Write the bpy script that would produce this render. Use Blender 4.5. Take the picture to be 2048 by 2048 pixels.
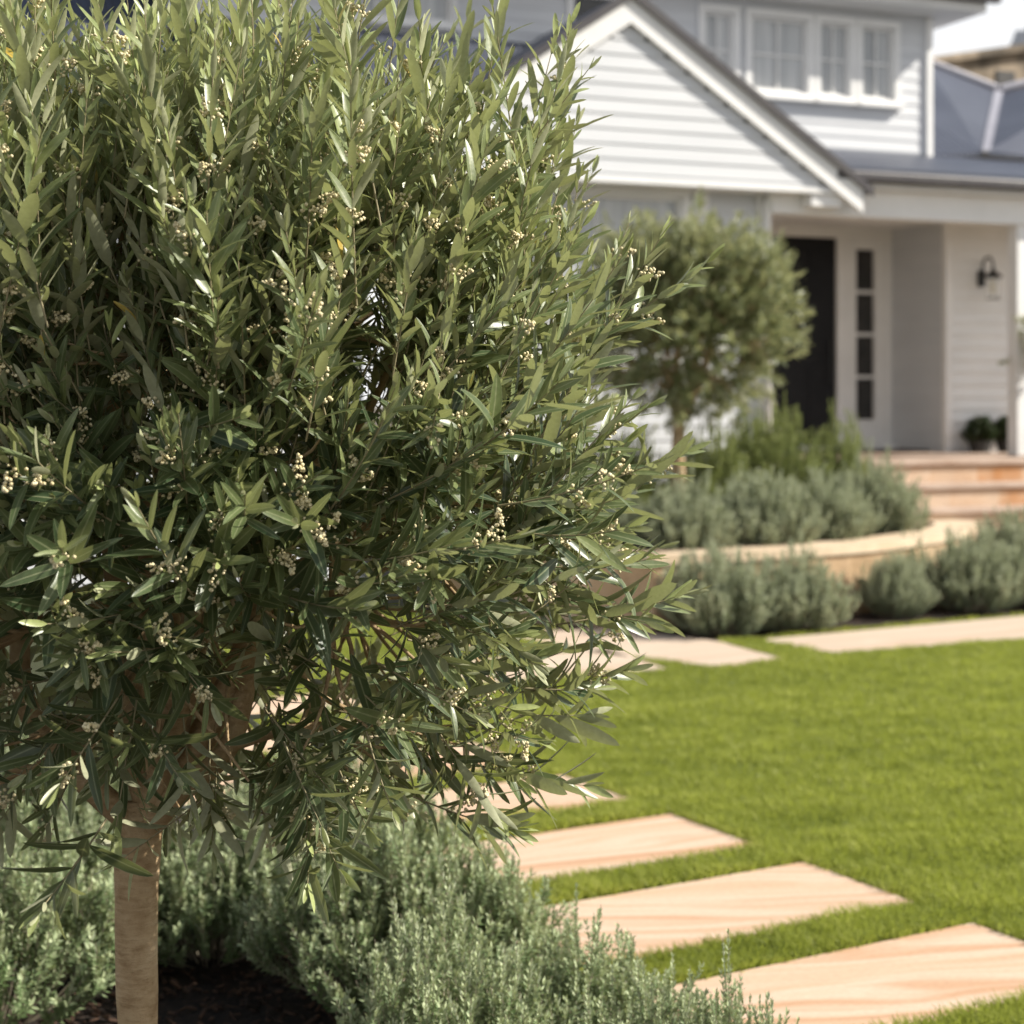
import bpy, math, random
import numpy as np
from mathutils import Vector

# ------------------------------------------------------------------ scene, camera, light
for o in list(bpy.data.objects):
    bpy.data.objects.remove(o)
sc = bpy.context.scene
COL = sc.collection
R = math.radians
rng = np.random.default_rng(11)
random.seed(5)

cam_d = bpy.data.cameras.new("camera")
cam = bpy.data.objects.new("camera", cam_d)
COL.objects.link(cam)
cam.location = (0, 0, 1.65)
cam.rotation_euler = (R(90), 0, 0)
cam_d.sensor_width = 36
cam_d.lens = 60
cam_d.shift_y = -224 / 2048
cam_d.clip_end = 2000
cam_d.dof.use_dof = True
cam_d.dof.focus_distance = 2.86
cam_d.dof.aperture_fstop = 4.0
sc.camera = cam

SUN_AZ, SUN_EL = 3, 37          # degrees from +X towards the camera side; elevation
world = bpy.data.worlds.new("World")
sc.world = world
world.use_nodes = True
wn = world.node_tree.nodes
bg = wn["Background"]
sky = wn.new("ShaderNodeTexSky")
sky.sky_type = 'NISHITA'
sky.sun_disc = False
sky.sun_elevation = R(SUN_EL)
sky.sun_rotation = R(90 + SUN_AZ)
sky.air_density = 1.0
sky.dust_density = 3.0
sky.ozone_density = 1.0
# thin bright cloud over the blue, denser towards the horizon
wl = world.node_tree.links
wtc = wn.new("ShaderNodeTexCoord"); wsep = wn.new("ShaderNodeSeparateXYZ"); wl.new(wtc.outputs["Generated"], wsep.inputs[0])
wmap = wn.new("ShaderNodeMapping"); wmap.inputs["Scale"].default_value = (1.5, 1.5, 4.0); wl.new(wtc.outputs["Generated"], wmap.inputs[0])
wno = wn.new("ShaderNodeTexNoise"); wno.inputs["Scale"].default_value = 1.8; wno.inputs["Detail"].default_value = 6; wl.new(wmap.outputs[0], wno.inputs["Vector"])
wr1 = wn.new("ShaderNodeMapRange"); wr1.inputs[1].default_value = 0.0; wr1.inputs[2].default_value = 0.9; wr1.inputs[3].default_value = 0.85; wr1.inputs[4].default_value = 0.0
wl.new(wsep.outputs[2], wr1.inputs[0])
wad = wn.new("ShaderNodeMath"); wad.operation = 'ADD'; wl.new(wr1.outputs[0], wad.inputs[0]); wl.new(wno.outputs[0], wad.inputs[1])
wr2 = wn.new("ShaderNodeMapRange"); wr2.inputs[1].default_value = 0.45; wr2.inputs[2].default_value = 1.05; wl.new(wad.outputs[0], wr2.inputs[0])
wmx = wn.new("ShaderNodeMixRGB"); wl.new(wr2.outputs[0], wmx.inputs[0]); wl.new(sky.outputs[0], wmx.inputs[1]); 
wcr = wn.new("ShaderNodeValToRGB"); wl.new(wsep.outputs[2], wcr.inputs[0])
wcr.color_ramp.elements[0].position = 0.10; wcr.color_ramp.elements[0].color = (1.0, 1.0, 1.0, 1)
wcr.color_ramp.elements[1].position = 0.55; wcr.color_ramp.elements[1].color = (0.42, 0.46, 0.52, 1)
wsc = wn.new("ShaderNodeVectorMath"); wsc.operation = 'SCALE'; wsc.inputs[3].default_value = 8.5; wl.new(wcr.outputs[0], wsc.inputs[0])
wl.new(wsc.outputs[0], wmx.inputs[2])
wl.new(wmx.outputs[0], bg.inputs[0])
bg.inputs[1].default_value = 0.086
sun_d = bpy.data.lights.new("sun", 'SUN')
sun_d.energy = 5.0
sun_d.angle = R(0.6)
sun_d.color = (1.0, 0.94, 0.84)
sun = bpy.data.objects.new("sun", sun_d)
COL.objects.link(sun)
sdir = Vector((math.cos(R(SUN_EL)) * math.cos(R(SUN_AZ)), -math.cos(R(SUN_EL)) * math.sin(R(SUN_AZ)), math.sin(R(SUN_EL))))
sun.rotation_euler = sdir.to_track_quat('Z', 'Y').to_euler()
sun.location = (20, -10, 20)
sc.view_settings.view_transform = 'Standard'
sc.view_settings.look = 'None'
sc.view_settings.gamma = 1
sc.view_settings.exposure = 0.72

# ------------------------------------------------------------------ helpers
def link(o, parent=None):
    COL.objects.link(o)
    if parent: o.parent = parent
    return o

def tag(o, label=None, cat=None, group=None, kind=None):
    if label: o["label"] = label
    if cat: o["category"] = cat
    if group: o["group"] = group
    if kind: o["kind"] = kind
    return o

def empty(name, loc=(0, 0, 0), rz=0):
    o = bpy.data.objects.new(name, None)
    o.empty_display_size = 0.1
    o.location = loc
    o.rotation_euler = (0, 0, rz)
    return link(o)

def fast_mesh(name, verts, quads=None, tris=None, attrs=None, smooth=False):
    me = bpy.data.meshes.new(name)
    verts = np.asarray(verts, np.float32)
    idx, starts, tot = [], [], 0
    if quads is not None and len(quads):
        q = np.asarray(quads, np.int32); idx.append(q.ravel()); starts.append(np.arange(len(q)) * 4); tot += len(q) * 4
    if tris is not None and len(tris):
        t = np.asarray(tris, np.int32); idx.append(t.ravel()); starts.append(tot + np.arange(len(t)) * 3)
    idx = np.concatenate(idx).astype(np.int32); starts = np.concatenate(starts).astype(np.int32)
    me.vertices.add(len(verts)); me.vertices.foreach_set("co", verts.ravel())
    me.loops.add(len(idx)); me.loops.foreach_set("vertex_index", idx)
    me.polygons.add(len(starts)); me.polygons.foreach_set("loop_start", starts)
    if smooth: me.polygons.foreach_set("use_smooth", np.ones(len(starts), bool))
    for k, a in (attrs or {}).items():
        at = me.attributes.new(k, 'FLOAT', 'POINT')
        at.data.foreach_set("value", np.asarray(a, np.float32))
    me.update(calc_edges=True)
    me.validate()
    return me

def add(name, me, mat, parent=None):
    o = bpy.data.objects.new(name, me)
    if mat is not None and not me.materials: me.materials.append(mat)
    return link(o, parent)

class MB:
    """collects boxes and polygons and builds them as one mesh"""
    def __init__(s): s.v = []; s.f = []
    def poly(s, pts):
        n = len(s.v); s.v += [tuple(p) for p in pts]; s.f.append(tuple(range(n, n + len(pts)))); return s
    def hexa(s, p):
        n = len(s.v); s.v += [tuple(q) for q in p]
        for a in ((0, 3, 2, 1), (4, 5, 6, 7), (0, 1, 5, 4), (1, 2, 6, 5), (2, 3, 7, 6), (3, 0, 4, 7)):
            s.f.append(tuple(n + i for i in a))
        return s
    def box(s, a, b):
        (x0, y0, z0), (x1, y1, z1) = a, b
        return s.hexa([(x0, y0, z0), (x1, y0, z0), (x1, y1, z0), (x0, y1, z0), (x0, y0, z1), (x1, y0, z1), (x1, y1, z1), (x0, y1, z1)])
    def slab(s, pts, dz):
        """closed slab: polygon pts (top, any plane) with thickness dz downward"""
        n = len(s.v); k = len(pts)
        s.v += [tuple(p) for p in pts] + [(p[0], p[1], p[2] - dz) for p in pts]
        s.f.append(tuple(range(n, n + k))); s.f.append(tuple(range(n + 2 * k - 1, n + k - 1, -1)))
        for i in range(k):
            j = (i + 1) % k; s.f.append((n + i, n + k + i, n + k + j, n + j))
        return s
    def tube(s, pts, rad, n=8, cap=True):
        pts = [Vector(p) for p in pts]
        if not hasattr(rad, '__len__'): rad = [rad] * len(pts)
        b = len(s.v); up = Vector((0.3, 0.2, 0.93)).normalized()
        for i, p in enumerate(pts):
            t = (pts[min(i + 1, len(pts) - 1)] - pts[max(i - 1, 0)]).normalized()
            x = t.cross(up)
            if x.length < 1e-3: x = t.cross(Vector((1, 0, 0)))
            x.normalize(); y = t.cross(x)
            for k in range(n):
                a = 2 * math.pi * k / n
                s.v.append(tuple(p + (x * math.cos(a) + y * math.sin(a)) * rad[i]))
        for i in range(len(pts) - 1):
            for k in range(n):
                k2 = (k + 1) % n
                s.f.append((b + i * n + k, b + i * n + k2, b + (i + 1) * n + k2, b + (i + 1) * n + k))
        if cap:
            s.f.append(tuple(b + k for k in range(n))[::-1]); e = b + (len(pts) - 1) * n; s.f.append(tuple(e + k for k in range(n)))
        return s
    def lathe(s, prof, c, n=20):
        b = len(s.v)
        for r, z in prof:
            for k in range(n):
                a = 2 * math.pi * k / n; s.v.append((c[0] + r * math.cos(a), c[1] + r * math.sin(a), c[2] + z))
        for i in range(len(prof) - 1):
            for k in range(n):
                k2 = (k + 1) % n; s.f.append((b + i * n + k, b + i * n + k2, b + (i + 1) * n + k2, b + (i + 1) * n + k))
        return s
    def build(s, name, mat, parent=None, smooth=False, bevel=0, seg=2):
        me = bpy.data.meshes.new(name); me.from_pydata(s.v, [], s.f)
        if smooth:
            me.polygons.foreach_set("use_smooth", np.ones(len(me.polygons), bool))
        me.update()
        o = add(name, me, mat, parent)
        if bevel:
            m = o.modifiers.new("bevel", 'BEVEL'); m.width = bevel; m.segments = seg; m.limit_method = 'ANGLE'; m.angle_limit = R(30)
        return o

# ------------------------------------------------------------------ materials
def new_mat(name):
    m = bpy.data.materials.new(name); m.use_nodes = True
    nt = m.node_tree; b = nt.nodes["Principled BSDF"]
    return m, nt, b

def N(nt, t, **kw):
    n = nt.nodes.new(t)
    for k, v in kw.items():
        if k.startswith('_'): setattr(n, k[1:], v)
        else: n.inputs[k].default_value = v
    return n

def ramp(nt, src, stops):
    r = nt.nodes.new("ShaderNodeValToRGB"); e = r.color_ramp.elements
    while len(e) < len(stops): e.new(0.5)
    for i, (p, c) in enumerate(stops):
        e[i].position = p; e[i].color = (*c, 1)
    nt.links.new(src, r.inputs[0]); return r

def bump(nt, b, src, strength, dist):
    bp = N(nt, "ShaderNodeBump", Strength=strength, Distance=dist)
    nt.links.new(src, bp.inputs["Height"]); nt.links.new(bp.outputs[0], b.inputs["Normal"]); return bp

def coords(nt, scale=(1, 1, 1), out="Object", loc=(0, 0, 0), rot=(0, 0, 0)):
    tc = nt.nodes.new("ShaderNodeTexCoord"); mp = nt.nodes.new("ShaderNodeMapping")
    mp.inputs["Scale"].default_value = scale; mp.inputs["Location"].default_value = loc; mp.inputs["Rotation"].default_value = rot
    nt.links.new(tc.outputs[out], mp.inputs[0]); return mp

def noisy(name, c0, c1, scale=6, rough=0.6, bumps=0.1, bdist=0.01, stretch=(1, 1, 1), lo=0.35, hi=0.65, spec=0.4, detail=6):
    m, nt, b = new_mat(name)
    mp = coords(nt, stretch)
    n = N(nt, "ShaderNodeTexNoise", Scale=scale, Detail=detail, Roughness=0.6)
    nt.links.new(mp.outputs[0], n.inputs["Vector"])
    r = ramp(nt, n.outputs[0], [(lo, c0), (hi, c1)])
    nt.links.new(r.outputs[0], b.inputs["Base Color"])
    b.inputs["Roughness"].default_value = rough; b.inputs["Specular IOR Level"].default_value = spec
    if bumps: bump(nt, b, n.outputs[0], bumps, bdist)
    return m

M = {}
M['white'] = noisy("white_paint", (0.74, 0.735, 0.72), (0.80, 0.795, 0.78), 2.5, 0.45, 0.03, 0.004)
M['board'] = noisy("weatherboard_paint", (0.565, 0.58, 0.60), (0.62, 0.63, 0.645), 1.6, 0.5, 0.05, 0.004, (0.4, 0.4, 3))
M['greyboard'] = noisy("grey_weatherboard_paint", (0.52, 0.51, 0.49), (0.58, 0.57, 0.55), 1.6, 0.55, 0.05, 0.004, (0.4, 0.4, 3))
M['black'] = noisy("black_door_paint", (0.010, 0.010, 0.011), (0.014, 0.014, 0.015), 5, 0.5, 0.02, 0.003, spec=0.2)
M['metal'] = noisy("black_lantern_metal", (0.012, 0.012, 0.013), (0.02, 0.02, 0.02), 20, 0.4, 0.05, 0.002)
M['gutter'] = noisy("dark_gutter_metal", (0.055, 0.05, 0.055), (0.075, 0.07, 0.07), 3, 0.45, 0.02, 0.003)
M['flash'] = noisy("pale_flashing", (0.24, 0.24, 0.28), (0.30, 0.30, 0.34), 3, 0.5, 0.02, 0.003)
M['mat'] = noisy("door_mat_fibre", (0.06, 0.055, 0.05), (0.12, 0.11, 0.10), 60, 0.95, 0.5, 0.01)
M['pot'] = noisy("dark_pot", (0.02, 0.02, 0.02), (0.035, 0.035, 0.033), 8, 0.6, 0.1, 0.004)
M['tower'] = noisy("grey_rendered_tower", (0.33, 0.36, 0.40), (0.42, 0.45, 0.49), 0.6, 0.7, 0.05, 0.02)
M['neigh'] = noisy("weathered_sandstone_wall", (0.10, 0.08, 0.055), (0.48, 0.38, 0.27), 0.55, 0.8, 0.3, 0.1)
M['darkhole'] = noisy("dark_window_opening", (0.03, 0.03, 0.03), (0.06, 0.055, 0.05), 2, 0.5, 0.0)
M['soil'] = noisy("dark_bark_mulch", (0.006, 0.004, 0.003), (0.040, 0.024, 0.015), 38, 0.95, 0.9, 0.03, (1, 1, 1), 0.35, 0.7)
M['ground'] = noisy("dry_soil", (0.05, 0.04, 0.025), (0.11, 0.09, 0.06), 4, 0.95, 0.4, 0.03)
M['lawn'] = noisy("lawn_soil", (0.018, 0.020, 0.006), (0.04, 0.05, 0.012), 25, 0.95, 0.4, 0.02)
M['chip'] = noisy("bark_chip", (0.018, 0.010, 0.006), (0.085, 0.045, 0.026), 9, 0.9, 0.3, 0.004)

def make_roof(name, c0, c1, direction='X'):
    m, nt, b = new_mat(name)
    mp = coords(nt)
    w = nt.nodes.new("ShaderNodeTexWave"); w.bands_direction = direction; w.inputs["Scale"].default_value = 4.0
    nt.links.new(mp.outputs[0], w.inputs["Vector"])
    n = N(nt, "ShaderNodeTexNoise", Scale=1.3, Detail=4)
    nt.links.new(mp.outputs[0], n.inputs["Vector"])
    r = ramp(nt, n.outputs[0], [(0.3, c0), (0.7, c1)])
    nt.links.new(r.outputs[0], b.inputs["Base Color"])
    b.inputs["Roughness"].default_value = 0.42; b.inputs["Metallic"].default_value = 0.25
    bump(nt, b, w.outputs[1], 0.6, 0.02)
    return m
M['roof'] = make_roof("corrugated_roof_metal", (0.058, 0.066, 0.092), (0.082, 0.092, 0.122))
M['roofside'] = make_roof("corrugated_roof_metal_cross", (0.058, 0.066, 0.092), (0.082, 0.092, 0.122), 'Y')

def sandstone(name, cols, band=7.0, dist=3.5, stretch=(0.35, 1.0, 1.0), rough=0.75, obj_random=True, rot=0.0):
    m, nt, b = new_mat(name)
    mp = coords(nt, stretch, rot=(0, 0, rot))
    src = mp.outputs[0]
    if obj_random:
        oi = nt.nodes.new("ShaderNodeObjectInfo")
        sc_ = nt.nodes.new("ShaderNodeVectorMath"); sc_.operation = 'SCALE'; sc_.inputs[3].default_value = 13.0
        cx = nt.nodes.new("ShaderNodeCombineXYZ")
        for i in range(3): nt.links.new(oi.outputs["Random"], cx.inputs[i])
        nt.links.new(cx.outputs[0], sc_.inputs[0])
        ad = nt.nodes.new("ShaderNodeVectorMath"); ad.operation = 'ADD'
        nt.links.new(src, ad.inputs[0]); nt.links.new(sc_.outputs[0], ad.inputs[1]); src = ad.outputs[0]
    # warped sediment bands
    n0 = N(nt, "ShaderNodeTexNoise", Scale=1.6, Detail=2.0)
    nt.links.new(src, n0.inputs["Vector"])
    off = nt.nodes.new("ShaderNodeVectorMath"); off.operation = 'SCALE'; off.inputs[3].default_value = dist * 0.16
    nt.links.new(n0.outputs[1], off.inputs[0])
    ad2 = nt.nodes.new("ShaderNodeVectorMath"); ad2.operation = 'ADD'
    nt.links.new(src, ad2.inputs[0]); nt.links.new(off.outputs[0], ad2.inputs[1])
    mp2 = nt.nodes.new("ShaderNodeMapping"); mp2.inputs["Scale"].default_value = (0.12, band, band * 0.3)
    nt.links.new(ad2.outputs[0], mp2.inputs[0])
    n1 = N(nt, "ShaderNodeTexNoise", Scale=1.0, Detail=4.0, Roughness=0.55)
    nt.links.new(mp2.outputs[0], n1.inputs["Vector"])
    r = ramp(nt, n1.outputs[0], cols)
    g = N(nt, "ShaderNodeTexNoise", Scale=160.0, Detail=3.0)
    nt.links.new(mp.outputs[0], g.inputs["Vector"])
    mx = nt.nodes.new("ShaderNodeMixRGB"); mx.blend_type = 'OVERLAY'; mx.inputs[0].default_value = 0.22
    nt.links.new(r.outputs[0], mx.inputs[1]); nt.links.new(g.outputs[0], mx.inputs[2])
    nt.links.new(mx.outputs[0], b.inputs["Base Color"])
    b.inputs["Roughness"].default_value = rough; b.inputs["Specular IOR Level"].default_value = 0.25
    bump(nt, b, g.outputs[0], 0.15, 0.004)
    return m
PAV = [(0.29, (0.38, 0.20, 0.105)), (0.39, (0.52, 0.345, 0.225)), (0.50, (0.57, 0.435, 0.325)), (0.60, (0.47, 0.285, 0.17)), (0.70, (0.57, 0.445, 0.335))]
M['paver'] = sandstone("banded_sandstone", PAV, 5.5, 5.0)
M['slab'] = sandstone("pale_sandstone_slab", [(0.3, (0.48, 0.35, 0.255)), (0.5, (0.54, 0.44, 0.345)), (0.7, (0.48, 0.34, 0.24))], 3.0, 4.0)
M['cap'] = noisy("sandstone_cap", (0.52, 0.40, 0.27), (0.62, 0.50, 0.36), 3, 0.8, 0.1, 0.01)
M['porch'] = noisy("porch_stone", (0.32, 0.22, 0.16), (0.46, 0.36, 0.29), 2, 0.8, 0.1, 0.01)

def block_stone(name, cols, sx, sy, rough_bump=0.5):
    m, nt, b = new_mat(name)
    mp = coords(nt)
    sep = nt.nodes.new("ShaderNodeSeparateXYZ"); nt.links.new(mp.outputs[0], sep.inputs[0])
    cb = nt.nodes.new("ShaderNodeCombineXYZ"); nt.links.new(sep.outputs[0], cb.inputs[0]); nt.links.new(sep.outputs[2], cb.inputs[1])
    br = nt.nodes.new("ShaderNodeTexBrick")
    br.inputs["Scale"].default_value = 1.0; br.inputs["Brick Width"].default_value = sx; br.inputs["Row Height"].default_value = sy
    br.inputs["Mortar Size"].default_value = 0.006; br.inputs["Bias"].default_value = 0.0
    br.inputs["Color1"].default_value = (0, 0, 0, 1); br.inputs["Color2"].default_value = (1, 1, 1, 1); br.inputs["Mortar"].default_value = (0.45, 0.45, 0.45, 1)
    nt.links.new(cb.outputs[0], br.inputs["Vector"])
    n = N(nt, "ShaderNodeTexNoise", Scale=3.5, Detail=7.0, Roughness=0.65)
    nt.links.new(mp.outputs[0], n.inputs["Vector"])
    mx = nt.nodes.new("ShaderNodeMixRGB"); mx.inputs[0].default_value = 0.45
    nt.links.new(br.outputs[0], mx.inputs[1]); nt.links.new(n.outputs[0], mx.inputs[2])
    r = ramp(nt, mx.outputs[0], cols)
    nt.links.new(r.outputs[0], b.inputs["Base Color"])
    b.inputs["Roughness"].default_value = 0.85; b.inputs["Specular IOR Level"].default_value = 0.2
    bump(nt, b, n.outputs[0], rough_bump, 0.04)
    return m
M['riser'] = block_stone("sandstone_riser", [(0.28, (0.56, 0.43, 0.32)), (0.5, (0.50, 0.33, 0.21)), (0.62, (0.42, 0.20, 0.08)), (0.8, (0.34, 0.15, 0.06))], 0.55, 0.5)
M['planter'] = block_stone("rough_sandstone_planter", [(0.2, (0.34, 0.23, 0.13)), (0.42, (0.54, 0.39, 0.25)), (0.75, (0.63, 0.49, 0.34))], 0.9, 0.6, 0.9)

def bark_mat():
    m, nt, b = new_mat("olive_bark")
    mp = coords(nt, (1, 1, 1))
    n = N(nt, "ShaderNodeTexNoise", Scale=14, Detail=8.0, Roughness=0.65)
    nt.links.new(mp.outputs[0], n.inputs["Vector"])
    mp2 = coords(nt, (25, 25, 110))
    n2 = N(nt, "ShaderNodeTexNoise", Scale=1.0, Detail=5.0)
    nt.links.new(mp2.outputs[0], n2.inputs["Vector"])
    mx = nt.nodes.new("ShaderNodeMixRGB"); mx.inputs[0].default_value = 0.3
    nt.links.new(n.outputs[0], mx.inputs[1]); nt.links.new(n2.outputs[0], mx.inputs[2])
    r = ramp(nt, mx.outputs[0], [(0.35, (0.26, 0.17, 0.085)), (0.5, (0.41, 0.295, 0.165)), (0.68, (0.50, 0.385, 0.24))])
    nt.links.new(r.outputs[0], b.inputs["Base Color"]); b.inputs["Roughness"].default_value = 0.85; b.inputs["Specular IOR Level"].default_value = 0.2
    bump(nt, b, mx.outputs[0], 0.9, 0.02)
    return m
M['bark'] = bark_mat()
M['twig'] = noisy("olive_twig", (0.20, 0.17, 0.09), (0.30, 0.26, 0.15), 30, 0.7, 0.1, 0.002)
M['shrubstem'] = noisy("shrub_stem", (0.20, 0.17, 0.12), (0.34, 0.30, 0.22), 30, 0.8, 0.1, 0.002)
M['blossom'] = noisy("cream_blossom", (0.55, 0.46, 0.24), (0.74, 0.67, 0.44), 90, 0.6, 0.0)

def leaf_mat(name, dark, young, under, trans, tfac=0.28, rough=0.42, spec=0.45, vein=True, old=None):
    m, nt, b = new_mat(name)
    out = nt.nodes["Material Output"]
    at = nt.nodes.new("ShaderNodeAttribute"); at.attribute_name = "tint"
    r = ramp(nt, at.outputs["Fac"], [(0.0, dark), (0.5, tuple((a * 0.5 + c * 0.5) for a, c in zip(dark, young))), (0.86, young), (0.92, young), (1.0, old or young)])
    col = r.outputs[0]
    geo = nt.nodes.new("ShaderNodeNewGeometry")
    mx = nt.nodes.new("ShaderNodeMixRGB")
    nt.links.new(geo.outputs["Backfacing"], mx.inputs[0])
    nt.links.new(col, mx.inputs[1]); mx.inputs[2].default_value = (*under, 1)
    ru = nt.nodes.new("ShaderNodeMixRGB"); ru.inputs[0].default_value = 0.22
    nt.links.new(col, ru.inputs[2]); ru.inputs[1].default_value = (*under, 1)
    nt.links.new(ru.outputs[0], mx.inputs[2])
    col = mx.outputs[0]
    if vein:
        av = nt.nodes.new("ShaderNodeAttribute"); av.attribute_name = "across"
        lt = ramp(nt, av.outputs["Fac"], [(0.0, (0.55, 0.55, 0.55)), (0.16, (0, 0, 0)), (0.90, (0, 0, 0)), (1.0, (0.5, 0.5, 0.5))])  # pale midrib, plus edge highlights painted into the leaf colour
        mv = nt.nodes.new("ShaderNodeMixRGB"); nt.links.new(lt.outputs[0], mv.inputs[0]); nt.links.new(col, mv.inputs[1])
        mv.inputs[2].default_value = (0.40, 0.42, 0.24, 1); col = mv.outputs[0]
        mp = coords(nt)
        n = N(nt, "ShaderNodeTexNoise", Scale=120, Detail=3.0)
        nt.links.new(mp.outputs[0], n.inputs["Vector"])
        ov = nt.nodes.new("ShaderNodeMixRGB"); ov.blend_type = 'OVERLAY'; ov.inputs[0].default_value = 0.35
        nt.links.new(col, ov.inputs[1]); nt.links.new(n.outputs[0], ov.inputs[2]); col = ov.outputs[0]
        bump(nt, b, n.outputs[0], 0.12, 0.003)
    nt.links.new(col, b.inputs["Base Color"])
    b.inputs["Roughness"].default_value = rough; b.inputs["Specular IOR Level"].default_value = spec
    tr = nt.nodes.new("ShaderNodeBsdfTranslucent"); tr.inputs[0].default_value = (*trans, 1)
    mixs = nt.nodes.new("ShaderNodeMixShader"); mixs.inputs[0].default_value = tfac
    nt.links.new(b.outputs[0], mixs.inputs[1]); nt.links.new(tr.outputs[0], mixs.inputs[2])
    nt.links.new(mixs.outputs[0], out.inputs[0])
    return m
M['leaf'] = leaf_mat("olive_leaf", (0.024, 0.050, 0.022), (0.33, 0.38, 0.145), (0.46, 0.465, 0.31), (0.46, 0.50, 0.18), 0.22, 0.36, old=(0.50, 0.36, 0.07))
M['leaf2'] = leaf_mat("olive_leaf_far", (0.06, 0.085, 0.03), (0.32, 0.35, 0.18), (0.48, 0.47, 0.33), (0.44, 0.45, 0.20), 0.32, 0.4, vein=False)
M['westringia'] = leaf_mat("grey_green_shrub_leaf", (0.10, 0.16, 0.06), (0.49, 0.56, 0.33), (0.48, 0.52, 0.38), (0.38, 0.43, 0.19), 0.28, 0.55, 0.3, vein=False)
M['lavender'] = leaf_mat("blue_green_shrub_leaf", (0.16, 0.20, 0.125), (0.52, 0.55, 0.39), (0.50, 0.53, 0.40), (0.38, 0.42, 0.23), 0.28, 0.6, 0.25, vein=False)
M['rosemary'] = leaf_mat("bright_green_shrub_leaf", (0.09, 0.13, 0.03), (0.34, 0.37, 0.15), (0.28, 0.32, 0.14), (0.30, 0.35, 0.09), 0.28, 0.55, 0.3, vein=False)
M['box'] = leaf_mat("dark_box_leaf", (0.012, 0.028, 0.008), (0.04, 0.075, 0.02), (0.04, 0.06, 0.02), (0.05, 0.08, 0.02), 0.15, 0.45, 0.4, vein=False)
M['grass'] = leaf_mat("grass_blade", (0.105, 0.14, 0.02), (0.44, 0.46, 0.10), (0.26, 0.30, 0.06), (0.44, 0.50, 0.08), 0.38, 0.5, 0.3, vein=False)

def glass_mat():
    m, nt, b = new_mat("window_glass")
    mp = coords(nt, (5, 5, 0.25))
    n = N(nt, "ShaderNodeTexNoise", Scale=2.0, Detail=3.0)
    nt.links.new(mp.outputs[0], n.inputs["Vector"])
    r = ramp(nt, n.outputs[0], [(0.35, (0.30, 0.315, 0.325)), (0.65, (0.50, 0.51, 0.51))])  # pale grey base carries sky reflection and curtain folds as colour
    nt.links.new(r.outputs[0], b.inputs["Base Color"])
    b.inputs["Roughness"].default_value = 0.06; b.inputs["Specular IOR Level"].default_value = 0.8
    return m
M['glass'] = glass_mat()
def darkglass():
    m, nt, b = new_mat("dark_side_glass")
    mp = coords(nt, (2, 2, 2)); n = N(nt, "ShaderNodeTexNoise", Scale=2.0)
    nt.links.new(mp.outputs[0], n.inputs["Vector"])
    r = ramp(nt, n.outputs[0], [(0.3, (0.02, 0.02, 0.02)), (0.7, (0.045, 0.043, 0.04))]); nt.links.new(r.outputs[0], b.inputs["Base Color"])
    b.inputs["Roughness"].default_value = 0.12
    return m
M['darkglass'] = darkglass()
def clearglass():
    m, nt, b = new_mat("lantern_glass")
    b.inputs["Base Color"].default_value = (0.9, 0.9, 0.86, 1); b.inputs["Roughness"].default_value = 0.03
    tp = nt.nodes.new("ShaderNodeBsdfTransparent"); mx = nt.nodes.new("ShaderNodeMixShader"); mx.inputs[0].default_value = 0.72
    nt.links.new(b.outputs[0], mx.inputs[1]); nt.links.new(tp.outputs[0], mx.inputs[2])
    nt.links.new(mx.outputs[0], nt.nodes["Material Output"].inputs[0])
    return m
M['clear'] = clearglass()
M['candle'] = noisy("lantern_candle", (0.62, 0.56, 0.42), (0.72, 0.66, 0.5), 5, 0.5, 0)

# ------------------------------------------------------------------ plan geometry (metres, camera over the origin)
LONG = np.array([math.cos(R(30)), math.sin(R(30))]); SHORT = np.array([math.sin(R(30)), -math.cos(R(30))])
A0 = np.array([0.223, 7.46])        # far right corner of one stepping stone
PITCH = 0.813; PW = 0.565; PL = 1.62
pavers = []
for k in range(-3, 6):
    c = A0 + SHORT * PITCH * k
    pavers.append([c, c - LONG * PL, c - LONG * PL + SHORT * PW, c + SHORT * PW])
far_slabs = [
    [(0.96, 10.38), (0.62, 11.22), (-0.62, 10.55), (-0.20, 9.78)],
    [(1.238, 10.43), (1.743, 10.75), (1.405, 11.58), (0.72, 12.22), (-0.10, 12.0), (0.30, 11.28)],
    [(2.06, 10.98), (5.2, 12.42), (4.9, 13.55), (1.667, 11.65)],
]
slabs_all = [np.array(p) for p in pavers] + [np.array(p) for p in far_slabs]

def inside(P, poly):
    poly = np.asarray(poly); x, y = P[:, 0], P[:, 1]; c = np.zeros(len(P), bool); j = len(poly) - 1
    for i in range(len(poly)):
        xi, yi = poly[i]; xj, yj = poly[j]
        with np.errstate(divide='ignore', invalid='ignore'):
            t = ((yi > y) != (yj > y)) & (x < (xj - xi) * (y - yi) / (yj - yi + 1e-12) + xi)
        c ^= t; j = i
    return c

bedL = A0 - LONG * (PL - 0.06)
near_bed = [bedL - SHORT * 1.9, bedL + SHORT * 7.0, bedL + SHORT * 7.0 - LONG * 7 , bedL - SHORT * 1.9 - LONG * 7]
far_bed = [(0.80, 12.05), (1.40, 11.585), (1.66, 11.70), (4.9, 13.6), (7.5, 14.6), (7.2, 16.0), (3.5, 16.6), (-1.0, 14.6), (-0.5, 12.2)]

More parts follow.
